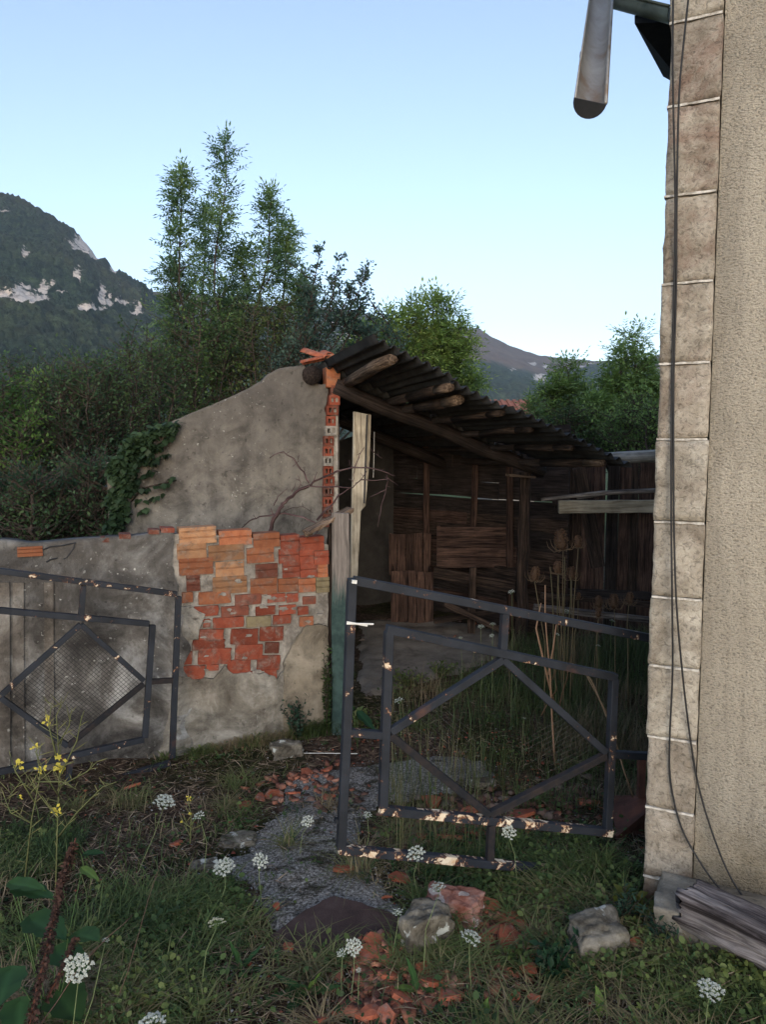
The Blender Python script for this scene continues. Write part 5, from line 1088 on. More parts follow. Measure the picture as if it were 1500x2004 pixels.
# ================================================================== GROUND COVER
def fbm2(X, Y, s, o=0.0, oc=4): return fbm(np.stack([X * s, Y * s, X * 0 + o], -1), oc)
BROWN = gpoly([(150, 1690), (190, 1590), (340, 1520), (470, 1490), (640, 1470), (640, 1540), (560, 1580), (500, 1640), (420, 1720), (330, 1750), (220, 1745)])
DIRT2 = gpoly([(640, 1480), (720, 1440), (1000, 1430), (1060, 1480), (1180, 1500), (1200, 1640), (1000, 1640), (800, 1560), (700, 1560)])
PLATE = gpoly([(655, 1748), (790, 1790), (775, 1850), (560, 1850), (520, 1830), (600, 1775)])
REDP = gpoly([(690, 1860), (820, 1830), (960, 1760), (1030, 1830), (1060, 1960), (700, 2010), (640, 1960)])
def scatter(n, x0, x1, y0, y1, r, dens):
    """sample ground points with density bias towards the camera; dens(X,Y)->0..1"""
    Y = y0 * (y1 / y0) ** r.random(n); X = r.uniform(x0, x1, n) * np.clip(Y / 3.0, 0.6, 1.6); k = r.random(n) < dens(X, Y); return X[k], Y[k]
def excl(X, Y):
    P = np.stack([X, Y], 1)
    def side(p, n): return (X - p[0]) * n[0] + (Y - p[1]) * n[1]
    hs = side(Hc, Hn); ht = (X - Hc.x) * Hd.x + (Y - Hc.y) * Hd.y
    inh = ((hs < 0.01) & (ht > 0.0) & (hs > -4)) | ((hs < .26) & (ht > .05) & (hs > -1))
    wsd = side(Wa, Wn); wt = (X - Wa.x) * Wd.x + (Y - Wa.y) * Wd.y; inw = (wsd < 0.03) & (wsd > -.14) & (wt < 0.92)
    ss = side(S0, Sn); st = (X - S0.x) * Su.x + (Y - S0.y) * Su.y; ins = (ss < 0.0) & (ss > -3) & (st > -1.9) & (st < 1.35)
    return inh | inw | ins
def base_dens(X, Y):
    n = 0.38 + 2.0 * fbm2(X, Y, 2.6, 2.0, 5); d = np.clip(n, 0.05, 1)
    d = np.where(inpoly(X, Y, PATH), 0.03 + 0.25 * (fbm2(X, Y, 5, 8) > .22), d); d = np.where(inpoly(X, Y, BROWN), 0.10 * d, d); d = np.where(inpoly(X, Y, DIRT2), 0.3 * d, d); d = np.where(inpoly(X, Y, PLATE), 0.0, d); d = np.where(inpoly(X, Y, REDP), 0.13 * d, d); d = np.where(inpoly(X, Y, YARD), 0.02, d)
    behind = ((X - Wa.x) * Wn.x + (Y - Wa.y) * Wn.y < 0) & (X < -.3)
    d = np.where(behind, 0.1, d); return np.where(excl(X, Y), 0, d)
def gz(X, Y): return zg(X, Y) + 0.016 * fbm(np.stack([X * 6, Y * 6, X * 0], -1), 4)
def blades(name, label, X, Y, h, w, lean, cols, r, cat='grass', z0=None, group=None, mat='grass'):
    n = len(X); az = r.uniform(0, 2 * math.pi, n); hh = h * r.uniform(.55, 1.35, n); ww = w * r.uniform(.7, 1.3, n); D = np.stack([np.cos(az), np.sin(az), az * 0], 1); S = np.stack([-np.sin(az), np.cos(az), az * 0], 1)
    ln = hh * lean * r.uniform(.3, 1.6, n); P = np.stack([X, Y, gz(X, Y) - .005 if z0 is None else z0], 1); V = np.zeros((n, 7, 3))
    for k, f in enumerate((0, .4, .75)):
        c = P + D * (ln * f ** 1.8)[:, None] + np.array([0, 0, 1.0]) * (hh * (f - .22 * lean * f ** 2.5))[:, None]; wk = (ww * (1, .85, .5)[k] / 2)[:, None]; V[:, 2 * k] = c - S * wk; V[:, 2 * k + 1] = c + S * wk
    V[:, 6] = P + D * (ln * 1.1)[:, None] + np.array([0, 0, 1.0]) * (hh * (1 - .3 * lean))[:, None]
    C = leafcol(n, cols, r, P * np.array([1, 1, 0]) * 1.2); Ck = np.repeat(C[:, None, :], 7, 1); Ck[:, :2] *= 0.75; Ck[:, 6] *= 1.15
    o = bulk(name, V, [(0, 1, 3, 2), (2, 3, 5, 4), (4, 5, 6)], Ck, mat); return setp(o, 'stuff', label, cat, group)
GR = [(0.034, 0.055, 0.02), (0.06, 0.095, 0.03), (0.095, 0.13, 0.04), (0.14, 0.15, 0.06), (0.20, 0.155, 0.085), (0.24, 0.18, 0.12)]
rg = np.random.default_rng(77)
X, Y = scatter(100000, -1.7, 1.6, 1.5, 6.5, rg, base_dens)
h = 0.016 + 0.038 * np.clip(0.5 + fbm2(X, Y, 2.1, 5.0), 0, 1) + 0.05 * (sstep(-0.55, -1.0, X) * (Y < 3.6))
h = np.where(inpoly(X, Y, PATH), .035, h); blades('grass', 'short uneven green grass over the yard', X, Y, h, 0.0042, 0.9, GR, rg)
# tufts
tx = []; ty = []
for i in range(240):
    while True:
        a, b = scatter(1, -1.5, 1.4, 1.6, 5.5, rg, base_dens)
        if len(a): break
    m = int(rg.integers(25, 90)); s = rg.uniform(.012, .035); tx.append(a[0] + rg.normal(0, s, m)); ty.append(b[0] + rg.normal(0, s, m))
for (px_, py_, m, s) in ((880, 1890, 420, .07), (800, 1900, 200, .06), (945, 1890, 160, .05), (470, 1540, 160, .05), (250, 1575, 240, .05), (480, 1600, 60, .03), (565, 1660, 90, .02), (850, 1625, 200, .07), (780, 1650, 120, .05), (700, 1700, 60, .03), (610, 1900, 140, .05)):
    c = gpt(px_, py_); tx.append(c.x + rg.normal(0, s, m)); ty.append(c.y + rg.normal(0, s, m))
X = np.concatenate(tx); Y = np.concatenate(ty); k = ~excl(X, Y); X, Y = X[k], Y[k]
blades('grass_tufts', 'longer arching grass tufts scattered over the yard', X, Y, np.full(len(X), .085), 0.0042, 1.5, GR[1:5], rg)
# dry straw lying about
X, Y = scatter(60000, -1.6, 1.5, 1.5, 5.5, rg, lambda a, b: np.where(excl(a, b) | inpoly(a, b, PLATE), 0, np.where(inpoly(a, b, PATH), .1, np.where(inpoly(a, b, BROWN), 1.0, .5))))
n = len(X); az = rg.uniform(0, 6.28, n); el = rg.normal(0.08, .22, n); P = np.stack([X, Y, gz(X, Y) + rg.uniform(.0, .02, n)], 1); D = np.stack([np.cos(az) * np.cos(el), np.sin(az) * np.cos(el), np.sin(el)], 1)
V = place_leaves(P, D, .055, .045, None, seed=8, var=.6); o = bulk('straw', V, [(0, 1, 2, 3)], leafcol(n, [(.05, .032, .024), (.11, .075, .052), (.19, .14, .095), (.30, .24, .17)], rg), 'dry'); setp(o, 'stuff', 'dry straw and dead stalk litter on the soil', 'straw')
# small leafy ground cover
X, Y = scatter(105000, -1.7, 1.6, 1.5, 6.0, rg, lambda a, b: base_dens(a, b) * np.clip(.35 + 1.3 * fbm2(a, b, 2.6, 12.0), 0, 1))
n = len(X); az = rg.uniform(0, 6.28, n); el = rg.uniform(-.1, .8, n); P = np.stack([X, Y, gz(X, Y) + rg.uniform(.005, .06, n)], 1); D = np.stack([np.cos(az) * np.cos(el), np.sin(az) * np.cos(el), np.sin(el)], 1)
V = place_leaves(P, D, .0165, .8, None, seed=12, var=.6, tmpl=np.array([[0, 0, 0], [.3, .42, .04], [.72, .4, .03], [1, 0, -.04], [.72, -.4, .03], [.3, -.42, .04]])); o = bulk('ground_cover', V, [(0, 1, 2, 3, 4, 5)], leafcol(n, [(.032, .058, .024), (.055, .095, .034), (.09, .14, .045), (.15, .19, .06)], rg, P), 'leaf'); setp(o, 'stuff', 'small leafy weeds covering the soil', 'ground cover')
# feathery carrot foliage between the grass
X, Y = scatter(5200, -1.6, 1.5, 1.5, 5.0, rg, base_dens); n = len(X); az = rg.uniform(0, 6.28, n); el = rg.uniform(.1, 1.1, n); P = np.stack([X, Y, gz(X, Y) + .004], 1)
V, C = pinnate(P, np.stack([np.cos(az) * np.cos(el), np.sin(az) * np.cos(el), np.sin(el)], 1), .075, .014, 6, [(.03, .07, .03), (.05, .10, .035), (.08, .14, .05)], rg, .45)
o = bulk('feathery_leaves', V, [(0, 1, 2, 3)], C, 'leaf'); setp(o, 'stuff', 'small feathery divided leaves among the grass', 'ground cover')
# tall wispy weeds behind the gate
X, Y = scatter(26000, 0.0, 1.6, 3.4, 6.6, rg, lambda a, b: np.where(excl(a, b) | inpoly(a, b, YARD) | (b < 2.9 + 0.12 * a), 0, np.clip(.1 + .9 * sstep(.1, .9, a / b * 3.2) * (0.6 + fbm2(a, b, 2.3, 4.)), 0, 1) * np.where(inpoly(a, b, DIRT2), .3, 1)))
blades('tall_weeds', 'tall wispy green and brown weeds behind the right gate leaf', X, Y, np.full(len(X), .26) * (0.5 + .6 * np.clip(.6 + fbm2(X, Y, 1.5, 3.), 0, 1)), .0035, .45, [(.04, .065, .022), (.06, .09, .03), (.10, .10, .05), (.17, .13, .08)], rg)
X, Y = scatter(1100, 0.02, .5, 2.9, 3.9, rg, lambda a, b: np.where(excl(a, b), 0, np.clip(fbm2(a, b, 5, 9.) + .35, 0, 1)))
blades('seeding_grass', 'thin pale seeding grass stalks standing behind the gate stile', X, Y, np.full(len(X), .30), .0025, .3, [(.05, .07, .025), (.10, .11, .045), (.15, .14, .07)], rg)
X = rg.uniform(-1.1, -.2, 2600); dd = rg.uniform(.03, .12, 2600); Y = Wa.y + (X - Wa.x) * Wd.y / Wd.x - dd
blades('wall_foot_grass', 'grass and weeds along the foot of the brick wall', X, Y, np.full(len(X), .06) + .05 * (X > -.55), .004, .8, GR, rg)
# gravel and crumbs
def stones(name, label, X, Y, s, cols, r, cat, flat=.55, zoff=0.0):
    n = len(X); T = np.array([[1, 0, 0], [0, 1, 0], [-1, 0, 0], [0, -1, 0], [0, 0, 1], [0, 0, -1.]]) ; az = r.uniform(0, 6.28, n); c, s_ = np.cos(az), np.sin(az); J = r.uniform(.6, 1.3, (n, 6, 3)); B = T[None] * J
    sz = s * r.uniform(.4, 1.6, n); B = B * sz[:, None, None] * np.array([1, 1, flat]); Xr = B[..., 0] * c[:, None] - B[..., 1] * s_[:, None]; Yr = B[..., 0] * s_[:, None] + B[..., 1] * c[:, None]
    V = np.stack([X[:, None] + Xr, Y[:, None] + Yr, (gz(X, Y) + zoff)[:, None] + B[..., 2]], -1); o = bulk(name, V, [(0, 1, 4), (1, 2, 4), (2, 3, 4), (3, 0, 4), (1, 0, 5), (2, 1, 5), (3, 2, 5), (0, 3, 5)], leafcol(n, cols, r), 'dry'); return setp(o, 'stuff', label, cat)
X, Y = scatter(42000, -1.2, 1.2, 1.6, 5.2, rg, lambda a, b: np.where(excl(a, b) | inpoly(a, b, PLATE), 0, np.where(inpoly(a, b, PATH), .42, .10)))
stones('gravel', 'grey grit and gravel crumbs over the old path', X, Y, .0042, [(.03, .03, .03), (.08, .08, .08), (.17, .17, .17), (.30, .30, .29)], rg, 'gravel', zoff=.010)
X, Y = scatter(9000, -1.3, 1.3, 1.7, 5.0, rg, lambda a, b: np.where(excl(a, b) | inpoly(a, b, PLATE), 0, np.where(inpoly(a, b, REDP), .8, np.where(inpoly(a, b, DIRT2), .35, .06))))
stones('brick_crumbs', 'small red brick and tile crumbs in the soil', X, Y, .008, [(.10, .03, .018), (.22, .06, .035), (.32, .11, .07)], rg, 'rubble', zoff=.008)
X = []; Y = []
for px_, py_, sx, sy, m in ((950, 1590, 160, 35, 260), (880, 1245, 120, 22, 240), (640, 1570, 90, 25, 60), (1120, 1560, 60, 22, 120), (860, 1640, 140, 25, 110)):
    for i in range(m): c = gpt(px_ + rg.normal(0, sx / 2), py_ + rg.normal(0, sy / 2)); X.append(c.x); Y.append(c.y)
X, Y = np.array(X), np.array(Y)
stones('rubble', 'heaped broken tile, bark and stone rubble beyond the gate', X, Y, .028, [(.03, .02, .018), (.07, .04, .03), (.14, .075, .055), (.16, .13, .11)], rg, 'rubble', .45, .01)
def shards(name, label, X, Y, s, cols, r, cat):
    n = len(X); az = r.uniform(0, 6.28, n); T = np.array([[1, .1, 0], [.4, .9, 0], [-.6, .7, 0], [-1, -.2, 0], [-.2, -.9, 0], [.7, -.7, 0]]); B = np.repeat(T[None], n, 0) * r.uniform(.6, 1.25, (n, 6, 1)); sz = s * r.uniform(.35, 1.6, n) ; B = B * sz[:, None, None]; tx = r.normal(0, .35, n); ty = r.normal(0, .35, n); B[..., 2] = B[..., 0] * tx[:, None] + B[..., 1] * ty[:, None]
    c, q = np.cos(az), np.sin(az); Xr = B[..., 0] * c[:, None] - B[..., 1] * q[:, None]; Yr = B[..., 0] * q[:, None] + B[..., 1] * c[:, None]; z = (gz(X, Y) + .012)[:, None] + B[..., 2]
    top = np.stack([X[:, None] + Xr, Y[:, None] + Yr, z + .008], -1); bot = np.stack([X[:, None] + Xr, Y[:, None] + Yr, z - .006], -1); V = np.concatenate([top, bot], 1)
    f = [(0, 1, 2, 3, 4, 5)] + [(k, k + 6, (k + 1) % 6 + 6, (k + 1) % 6) for k in range(6)]; o = bulk(name, V, f, leafcol(n, cols, r), 'dry'); return setp(o, 'stuff', label, cat)
X = []; Y = []
for px_, py_, sx, sy, m in ((975, 1820, 85, 60, 170), (830, 1930, 120, 50, 130), (730, 1890, 80, 50, 70), (930, 1620, 130, 35, 120), (600, 1535, 90, 28, 70), (1000, 1900, 60, 60, 50), (860, 1235, 120, 18, 60), (720, 1985, 60, 20, 40)):
    for i in range(m): c = gpt(px_ + rg.normal(0, sx / 2), py_ + rg.normal(0, sy / 2)); X.append(c.x); Y.append(c.y)
shards('tile_shards', 'many small shards of broken terracotta tile trodden into the soil', np.array(X), np.array(Y), .017, [(.09, .04, .03), (.19, .075, .048), (.29, .115, .07), (.33, .17, .12)], rg, 'rubble')
# ================================================================== ROCKS, SLAB, TILE FRAGMENTS
def rock(name, label, cat, px, py, w_, d_, h_, mat, seed, rotz=0.3, cut=0.35, sink=0.3):
    c = gpt(px, py); bm = bmesh.new(); bmesh.ops.create_cube(bm, size=2.0); bmesh.ops.subdivide_edges(bm, edges=bm.edges[:], cuts=17, use_grid_fill=True); V = np.array([v.co[:] for v in bm.verts]); S_ = V / np.linalg.norm(V, axis=1, keepdims=True); V = S_ * cut + V * (1 - cut) * .85
    V = V * (1 + .34 * fbm(S_ * 1.6 + seed, 3)[:, None]) + S_ * (.16 * fbm(S_ * 3.5 + seed, 5))[:, None]; V = V * np.array([w_ / 2, d_ / 2, h_ / 2]) * 1.0; cs, sn = math.cos(rotz), math.sin(rotz)
    W = np.stack([V[:, 0] * cs - V[:, 1] * sn, V[:, 0] * sn + V[:, 1] * cs, V[:, 2] + h_ * (.5 - sink)], 1)
    for v, q in zip(bm.verts, W): v.co = q
    me = bpy.data.meshes.new(name); bm.to_mesh(me); bm.free(); me.polygons.foreach_set('use_smooth', [True] * len(me.polygons)); me.materials.append(MAT[mat]); o = inst(name, me, Vector((c.x, c.y, float(gz(c.x, c.y))))); return setp(o, None, label, cat)
rock('boulder', 'grey boulder with white lichen spots in front of the gate', 'rock', 832, 1850, .20, .13, .17, 'rock', 1.0, .5, .35, .25)
rock('stone_block', 'pinkish squared block lying behind the lichen spotted boulder', 'rock', 885, 1795, .22, .12, .12, 'rock_pink', 2.5, -.45, .12, .2)
rock('boulder', 'rounded brown grey boulder near the foot of the house corner', 'rock', 1168, 1858, .20, .17, .14, 'rock', 4.2, .2, .5, .25)
rock('stone', 'pale grey stone lying at the foot of the tan plaster patch', 'rock', 562, 1478, .19, .12, .11, 'rock', 6.1, .3, .25, .2)
rock('stone', 'small flat grey stone bedded in the path beside the carrot flowers', 'rock', 400, 1702, .12, .08, .04, 'rock', 8.1, .3, .4, .3)
rock('stone', 'low mossy stone half buried left of the path', 'rock', 465, 1650, .17, .12, .05, 'rock', 9.4, .3, .5, .4)
rock('stone', 'pale stone in the weeds beyond the netting diamond', 'rock', 945, 1540, .14, .08, .05, 'rock', 12.4, .1, .4, .3)
def plate():
    poly = [(655, 1748), (720, 1768), (792, 1792), (780, 1850), (650, 1862), (545, 1856), (525, 1828), (598, 1776)]
    P = []
    for i in range(len(poly)):
        a, b = poly[i], poly[(i + 1) % len(poly)]
        for k in range(5): u = k / 5; P.append(onz(a[0] + (b[0] - a[0]) * u + random.uniform(-2, 2), a[1] + (b[1] - a[1]) * u + random.uniform(-1.5, 1.5), -.0))
    cz = float(gz(P[0].x, P[0].y)) + .040
    mb = MB(); mb.prism([Vector((p.x, p.y, cz + .01 * p.x)) for p in P], Vector((0, 0, -.05))); o = mb.build('slab', 'plate', None, False, .003); setp(o, None, 'flat dark maroon slab lying between the path and the boulder', 'slab')
plate()
# curved and flat fragments of roof tile
def frag_mesh(seed):
    rr = random.Random(seed); n = rr.randint(5, 8); bm = bmesh.new(); A = []; B = []; cv = rr.uniform(.0, .35)
    for k in range(n):
        an = 2 * math.pi * (k + rr.uniform(-.3, .3)) / n; q = rr.uniform(.32, .55); x, y = math.cos(an) * q, math.sin(an) * q * .8; z = -cv * x * x * 1.6; A.append(bm.verts.new((x, y, z + .06))); B.append(bm.verts.new((x * 1.02, y * 1.02, z - .06)))
    ca = bm.verts.new((0, 0, .075)); cb = bm.verts.new((0, 0, -.05))
    for k in range(n):
        j = (k + 1) % n; bm.faces.new((A[k], A[j], ca)); bm.faces.new((B[j], B[k], cb)); bm.faces.new((A[j], A[k], B[k], B[j]))
    bmesh.ops.recalc_face_normals(bm, faces=bm.faces); me = bpy.data.meshes.new('tile_fragment'); bm.to_mesh(me); bm.free(); me.materials.append(MAT['tile']); return me
FM = [frag_mesh(i) for i in range(9)]
frags = [ # px, py, width px, label
 (538, 1556, 34, 'upright curved tile piece at the upper edge of the path'), (480, 1573, 28, 'pale tile piece left of the upright curved one'), (510, 1562, 24, 'small tile chip touching the upright curved piece'), (575, 1550, 24, 'tile chip just right of the upright curved piece'),
 (670, 1698, 42, 'long red tile strip under the left end of the gate bottom rail'), (785, 1722, 36, 'rough tile lump below the gate bottom rail'), (757, 1758, 24, 'sharp triangular tile chip above the pinkish block'), (541, 1776, 18, 'tiny tile chip on the left edge of the maroon slab'),
 (565, 1860, 24, 'tile chip at the lower left of the maroon slab'), (715, 1868, 52, 'broad orange tile piece under the white flower in the lower middle'), (735, 1848, 40, 'tilted orange tile piece touching the lower end of the slab'), (760, 1905, 46, 'weathered tile piece half sunk in grass'),
 (790, 1942, 56, 'large orange tile piece left of the green tuft'), (845, 1925, 54, 'orange tile piece leaning in the middle of the lower heap'), (885, 1950, 44, 'orange tile piece with a shadowed hollow in the lower heap'), (835, 1900, 40, 'thin tile piece at the top of the lower heap'),
 (725, 1985, 52, 'cracked square orange tile at the bottom edge of the photo'), (755, 1997, 44, 'second orange tile piece at the bottom edge of the photo'), (628, 1998, 34, 'small orange tile at the bottom edge left of the cracked one'), (772, 1968, 20, 'little tile chip above the cracked square tile'),
 (960, 1776, 44, 'red tile piece in the grass right of the pinkish block'), (985, 1795, 50, 'flat red tile piece at the top of the right hand heap'), (970, 1820, 44, 'thin red tile piece under the flat one of the right heap'), (1000, 1848, 62, 'largest red tile piece of the right hand heap'), (950, 1836, 40, 'tile piece behind the flat topped white flower'),
 (1020, 1812, 34, 'tile piece at the right end of the right hand heap'), (1030, 1895, 40, 'brown red tile piece beside the dry straw tuft'), (1010, 1947, 22, 'small pink chip in the soil at lower right'), (1045, 1955, 26, 'second pink chip in the soil at lower right'),
 (845, 1570, 44, 'tile piece seen through the inner gate frame'), (1000, 1570, 28, 'red chip seen below the netting diamond'), (920, 1590, 60, 'broken tile slab on the rubble beyond the gate'), (1010, 1598, 70, 'long flat tile slab on the rubble beyond the gate'), (1150, 1568, 44, 'dark red lump beside the rusty metal sheet'),
 (940, 1628, 46, 'pink tile piece under the inner gate rail'), (880, 1640, 60, 'pale broken tile between the two lower gate rails'), (820, 1640, 34, 'small tile between the lower gate rails near the stile'), (600, 1515, 24, 'small red chip in the brown soil by the wall foot'), (640, 1510, 24, 'red chip by the wall foot nearest the gate stile'),
 (640, 1560, 26, 'chip in the brown soil above the path middle'), (1150, 1830, 30, 'brown red chip left of the rounded boulder'), (1246, 1855, 24, 'small red chip right of the rounded boulder'), (345, 1652, 30, 'pinkish brown chip in the dry thatch'), (260, 1540, 26, 'dark red chip below the left gate leaf')]
for i, (x, y, wpx, lab) in enumerate(frags):
    c = gpt(x, y, .02); s = wpx / F * c.length * 1.4; o = inst('tile_fragment', FM[i % 9], Vector((c.x, c.y, float(gz(c.x, c.y)) + .022 + .004 * (i % 3))), None, (random.uniform(-.35, .45) + (0.9 if i in (0, 6) else 0), random.uniform(-.3, .3), random.uniform(0, 6.28)), (s, s * random.uniform(.8, 1.1), min(s, .12) * 1.0)); setp(o, None, lab, 'tile fragment', 'broken roof tile pieces on the ground')
# rusty metal sheet and post next to the house corner
single('rusty_sheet', 'rust', lambda m: m.prism([at(1192, 1556, 3.5), at(1330, 1556, 3.5), at(1330, 1560, 3.25), at(1208, 1632, 3.2)], Vector((0.01, 0.0, -.06))), 'dark rusty metal sheet tilted beside the gate and house corner', 'metal sheet')
single('rusty_bar', 'rust', lambda m: (m.bar(at(1255, 1560, 3.35), at(1257, 1484, 3.36), .03, .03, up=(0, -1, 0))), 'short rusty upright bar above the tilted metal sheet', 'bar')
single('rusty_bar', 'rust', lambda m: (m.bar(at(1208, 1640, 3.15), at(1330, 1540, 3.3), .02, .03)), 'rusty edge bar running under the tilted metal sheet', 'bar')
single('fallen_wire', 'white', lambda m: m.tube([gpt(590, 1474, .02), gpt(630, 1474, .03), gpt(700, 1475, .03)], .002, 4), 'thin pale wire lying between the pale stone and the gate stile', 'wire')
# ================================================================== WILD CARROT FLOWERS
def umbel_mesh(seed, R_, dens=1.0, curl=0.25, fl=0.0019):
    r = np.random.default_rng(seed); K = int(30 * dens); VV = []; CC = []; rays = []
    for k in range(K):
        a = k * 2.399; q = R_ * math.sqrt((k + .6) / K); z = -curl * R_ * (q / R_) ** 2 + r.normal(0, .07 * R_); q = q * r.uniform(.88, 1.1); c = np.array([math.cos(a) * q, math.sin(a) * q, z]); rays.append(c); m = 12; ur = R_ * .145
        for j in range(m):
            b = j * 2.399; p = c + np.array([math.cos(b), math.sin(b), 0]) * ur * math.sqrt((j + .3) / m) + np.array([0, 0, .25 * ur * (1 - j / m)]) + r.normal(0, ur * .08, 3); s = fl * .8 * r.uniform(.7, 1.3) * (R_ / .025) ** .5; t = r.uniform(0, 6.28)
            tilt = r.normal(0, .35, 2); q4 = []
            for e in range(5): an = t + e * 6.283 / 5; q4.append(p + np.array([math.cos(an), math.sin(an), tilt[0] * math.cos(an) + tilt[1] * math.sin(an)]) * s)
            VV.append(q4); CC.append(np.array([.43, .45, .39]) * r.uniform(.75, 1.1))
    return np.array(VV), np.array(CC), rays
def carrot_proto(seed, R_, dens=1.0, curl=.25):
    VV, CC, rays = umbel_mesh(seed, R_, dens, curl); u = bulk('umbel', VV, [(0, 1, 2, 3, 4)], CC, 'petal'); mb = MB()
    for c in rays: mb.tube([(0, 0, -R_ * .9), tuple(c)], .0004, 3, False, col=(.06, .10, .03))
    s = mb.build('ray', 'dry', None); me2 = s.data; bpy.data.objects.remove(s); me1 = u.data; bpy.data.objects.remove(u); return me1, me2
PRO = [carrot_proto(1, .030), carrot_proto(2, .026, .8), carrot_proto(3, .022, .6), carrot_proto(4, .028, 1.0, .5)]
flowers = [ # px, py, px width, height above ground, proto, tilt(x,z), label, stem offset
 (323, 1565, 48, .30, 0, .35, 'large flat white umbel left of the path near the left gate leaf', (-.10, -.12)), (388, 1594, 28, .26, 2, .3, 'smaller white umbel just right of the large flat one', (.02, -.04)), (602, 1606, 30, .14, 1, .7, 'white umbel over the grey upper path', (-.03, -.03)),
 (438, 1693, 50, .16, 0, .5, 'broad white umbel at the left edge of the path', (-.02, -.05)), (510, 1683, 38, .16, 1, .6, 'rounded white umbel on the path right of the broad one', (.01, -.04)), (423, 1798, 38, .20, 3, -1.15, 'white umbel seen edge on above the grass', (-.03, -.1)),
 (207, 1838, 15, .30, 2, .3, 'tiny white umbel on a long reddish stem at left', (-.08, -.10)), (150, 1892, 58, .34, 0, .8, 'biggest white umbel beside the dark seed stalk', (-.05, -.06)), (293, 1996, 56, .22, 3, .1, 'white umbel cut by the bottom edge of the photo at left', (0, -.02)),
 (693, 1852, 38, .16, 0, .7, 'white umbel above the orange tile in the lower middle', (-.01, -.05)), (668, 1864, 22, .14, 2, .4, 'sparse opening umbel left of the one above the orange tile', (0, -.03)), (702, 1898, 12, .12, 2, .4, 'small white bud like umbel under the orange tile', (0, -.02)),
 (857, 1732, 38, .26, 1, .0, 'white umbel above the pinkish block', (-.05, -.10)), (925, 1827, 46, .20, 3, -.05, 'flat topped white umbel over the green tuft', (.0, -.02)), (778, 1783, 26, .16, 2, .3, 'yellowish opening umbel on the left of the boulder', (-.02, -.03)),
 (1392, 1932, 52, .16, 0, .2, 'white umbel against the house footing', (-.02, -.02)), (720, 1593, 22, .22, 2, .2, 'faint umbel right of the lower gate stile', (-.03, -.06)), (997, 1627, 34, .22, 1, .8, 'white umbel on the lower inner rail of the gate', (.03, -.04)), (815, 1668, 44, .18, 1, .4, 'greyish umbel in front of the peeling bottom rail', (.01, -.02)),
 (780, 1369, 26, .36, 1, .3, 'white umbel inside the upper left of the gate frame', (.0, -.05)), (942, 1225, 18, .55, 1, .2, 'small umbel above the gate top rail left of its mid bar', (0, -.05)), (965, 1220, 16, .56, 1, .2, 'second small umbel above the rail near the mid bar', (0, -.05)), (1001, 1157, 18, .62, 1, .3, 'white umbel high against the dark shed post', (0, -.05)),
 (1112, 1194, 20, .58, 3, 0, 'umbel below the teasel cluster', (0, -.05)), (1172, 1262, 12, .45, 3, 0, 'tiny umbel under the right hand teasels', (0, -.03)), (1092, 1240, 12, .48, 3, 0, 'tiny umbel right of the thick weed stems', (0, -.03)), (963, 1243, 14, .5, 2, .2, 'faint umbel under the pair near the mid bar', (0, -.03)), (902, 1247, 12, .5, 2, .2, 'faint umbel farthest left inside the shed', (0, -.03)), (1200, 1213, 14, .55, 3, 0, 'thin umbel between the right hand teasels', (0, -.03)), (1027, 1405, 10, .3, 2, 0, 'tiny pale umbel in the middle of the diamond', (0, -.02))]
for i, (x, y, wpx, h_, pr, tl, lab, off) in enumerate(flowers):
    if y < 1300: c = at(x, y, 4.6 + (x % 7) * .08); gx, gy = c.x + off[0], c.y + off[1]
    elif y < 1420: c = at(x, y, 4.0); gx, gy = c.x + off[0], c.y + off[1]
    else: c = gpt(x, y, h_); gx, gy = c.x + off[0], c.y + off[1]
    gzv = float(gz(gx, gy)); t = thing('wild_carrot', lab, 'flower', (gx, gy, gzv), 'wild carrot flowers'); sc_ = .88 * wpx / F * (c - Vector((0, 0, CAMZ))).length / (2 * (.030, .026, .022, .028)[pr] * 1.15)
    tilt = R(30) * tl * 1.4; rot = (tilt + random.uniform(-.1, .1), random.uniform(-.2, .2), random.uniform(0, 6.28)); from mathutils import Euler
    rq = Matrix.Rotation(tilt + random.uniform(-.2, .2), 3, 'X') @ Matrix.Rotation(random.uniform(-.35, .35), 3, 'Y') @ Matrix.Rotation(random.uniform(0, 6.28), 3, 'Z')
    u = inst('umbel', PRO[pr][0], c, t, rq.to_quaternion(), (sc_,) * 3); inst('ray', PRO[pr][1], c, t, rq.to_quaternion(), (sc_,) * 3)
    nk = c - (rq @ Vector((0, 0, 1))) * (.027 * sc_); g = Vector((gx, gy, gzv)); mid = g.lerp(nk, .55) + Vector((random.uniform(-.02, .02), random.uniform(-.02, .02), .02)); mb = MB(); pts = [g, g.lerp(mid, .5), mid, mid.lerp(nk, .6), nk]; mb.tube(pts, [.0016, .0015, .0013, .0012, .0010], 4, col=(.13, .16, .07)); mb.build('stem', 'dry', t, True)
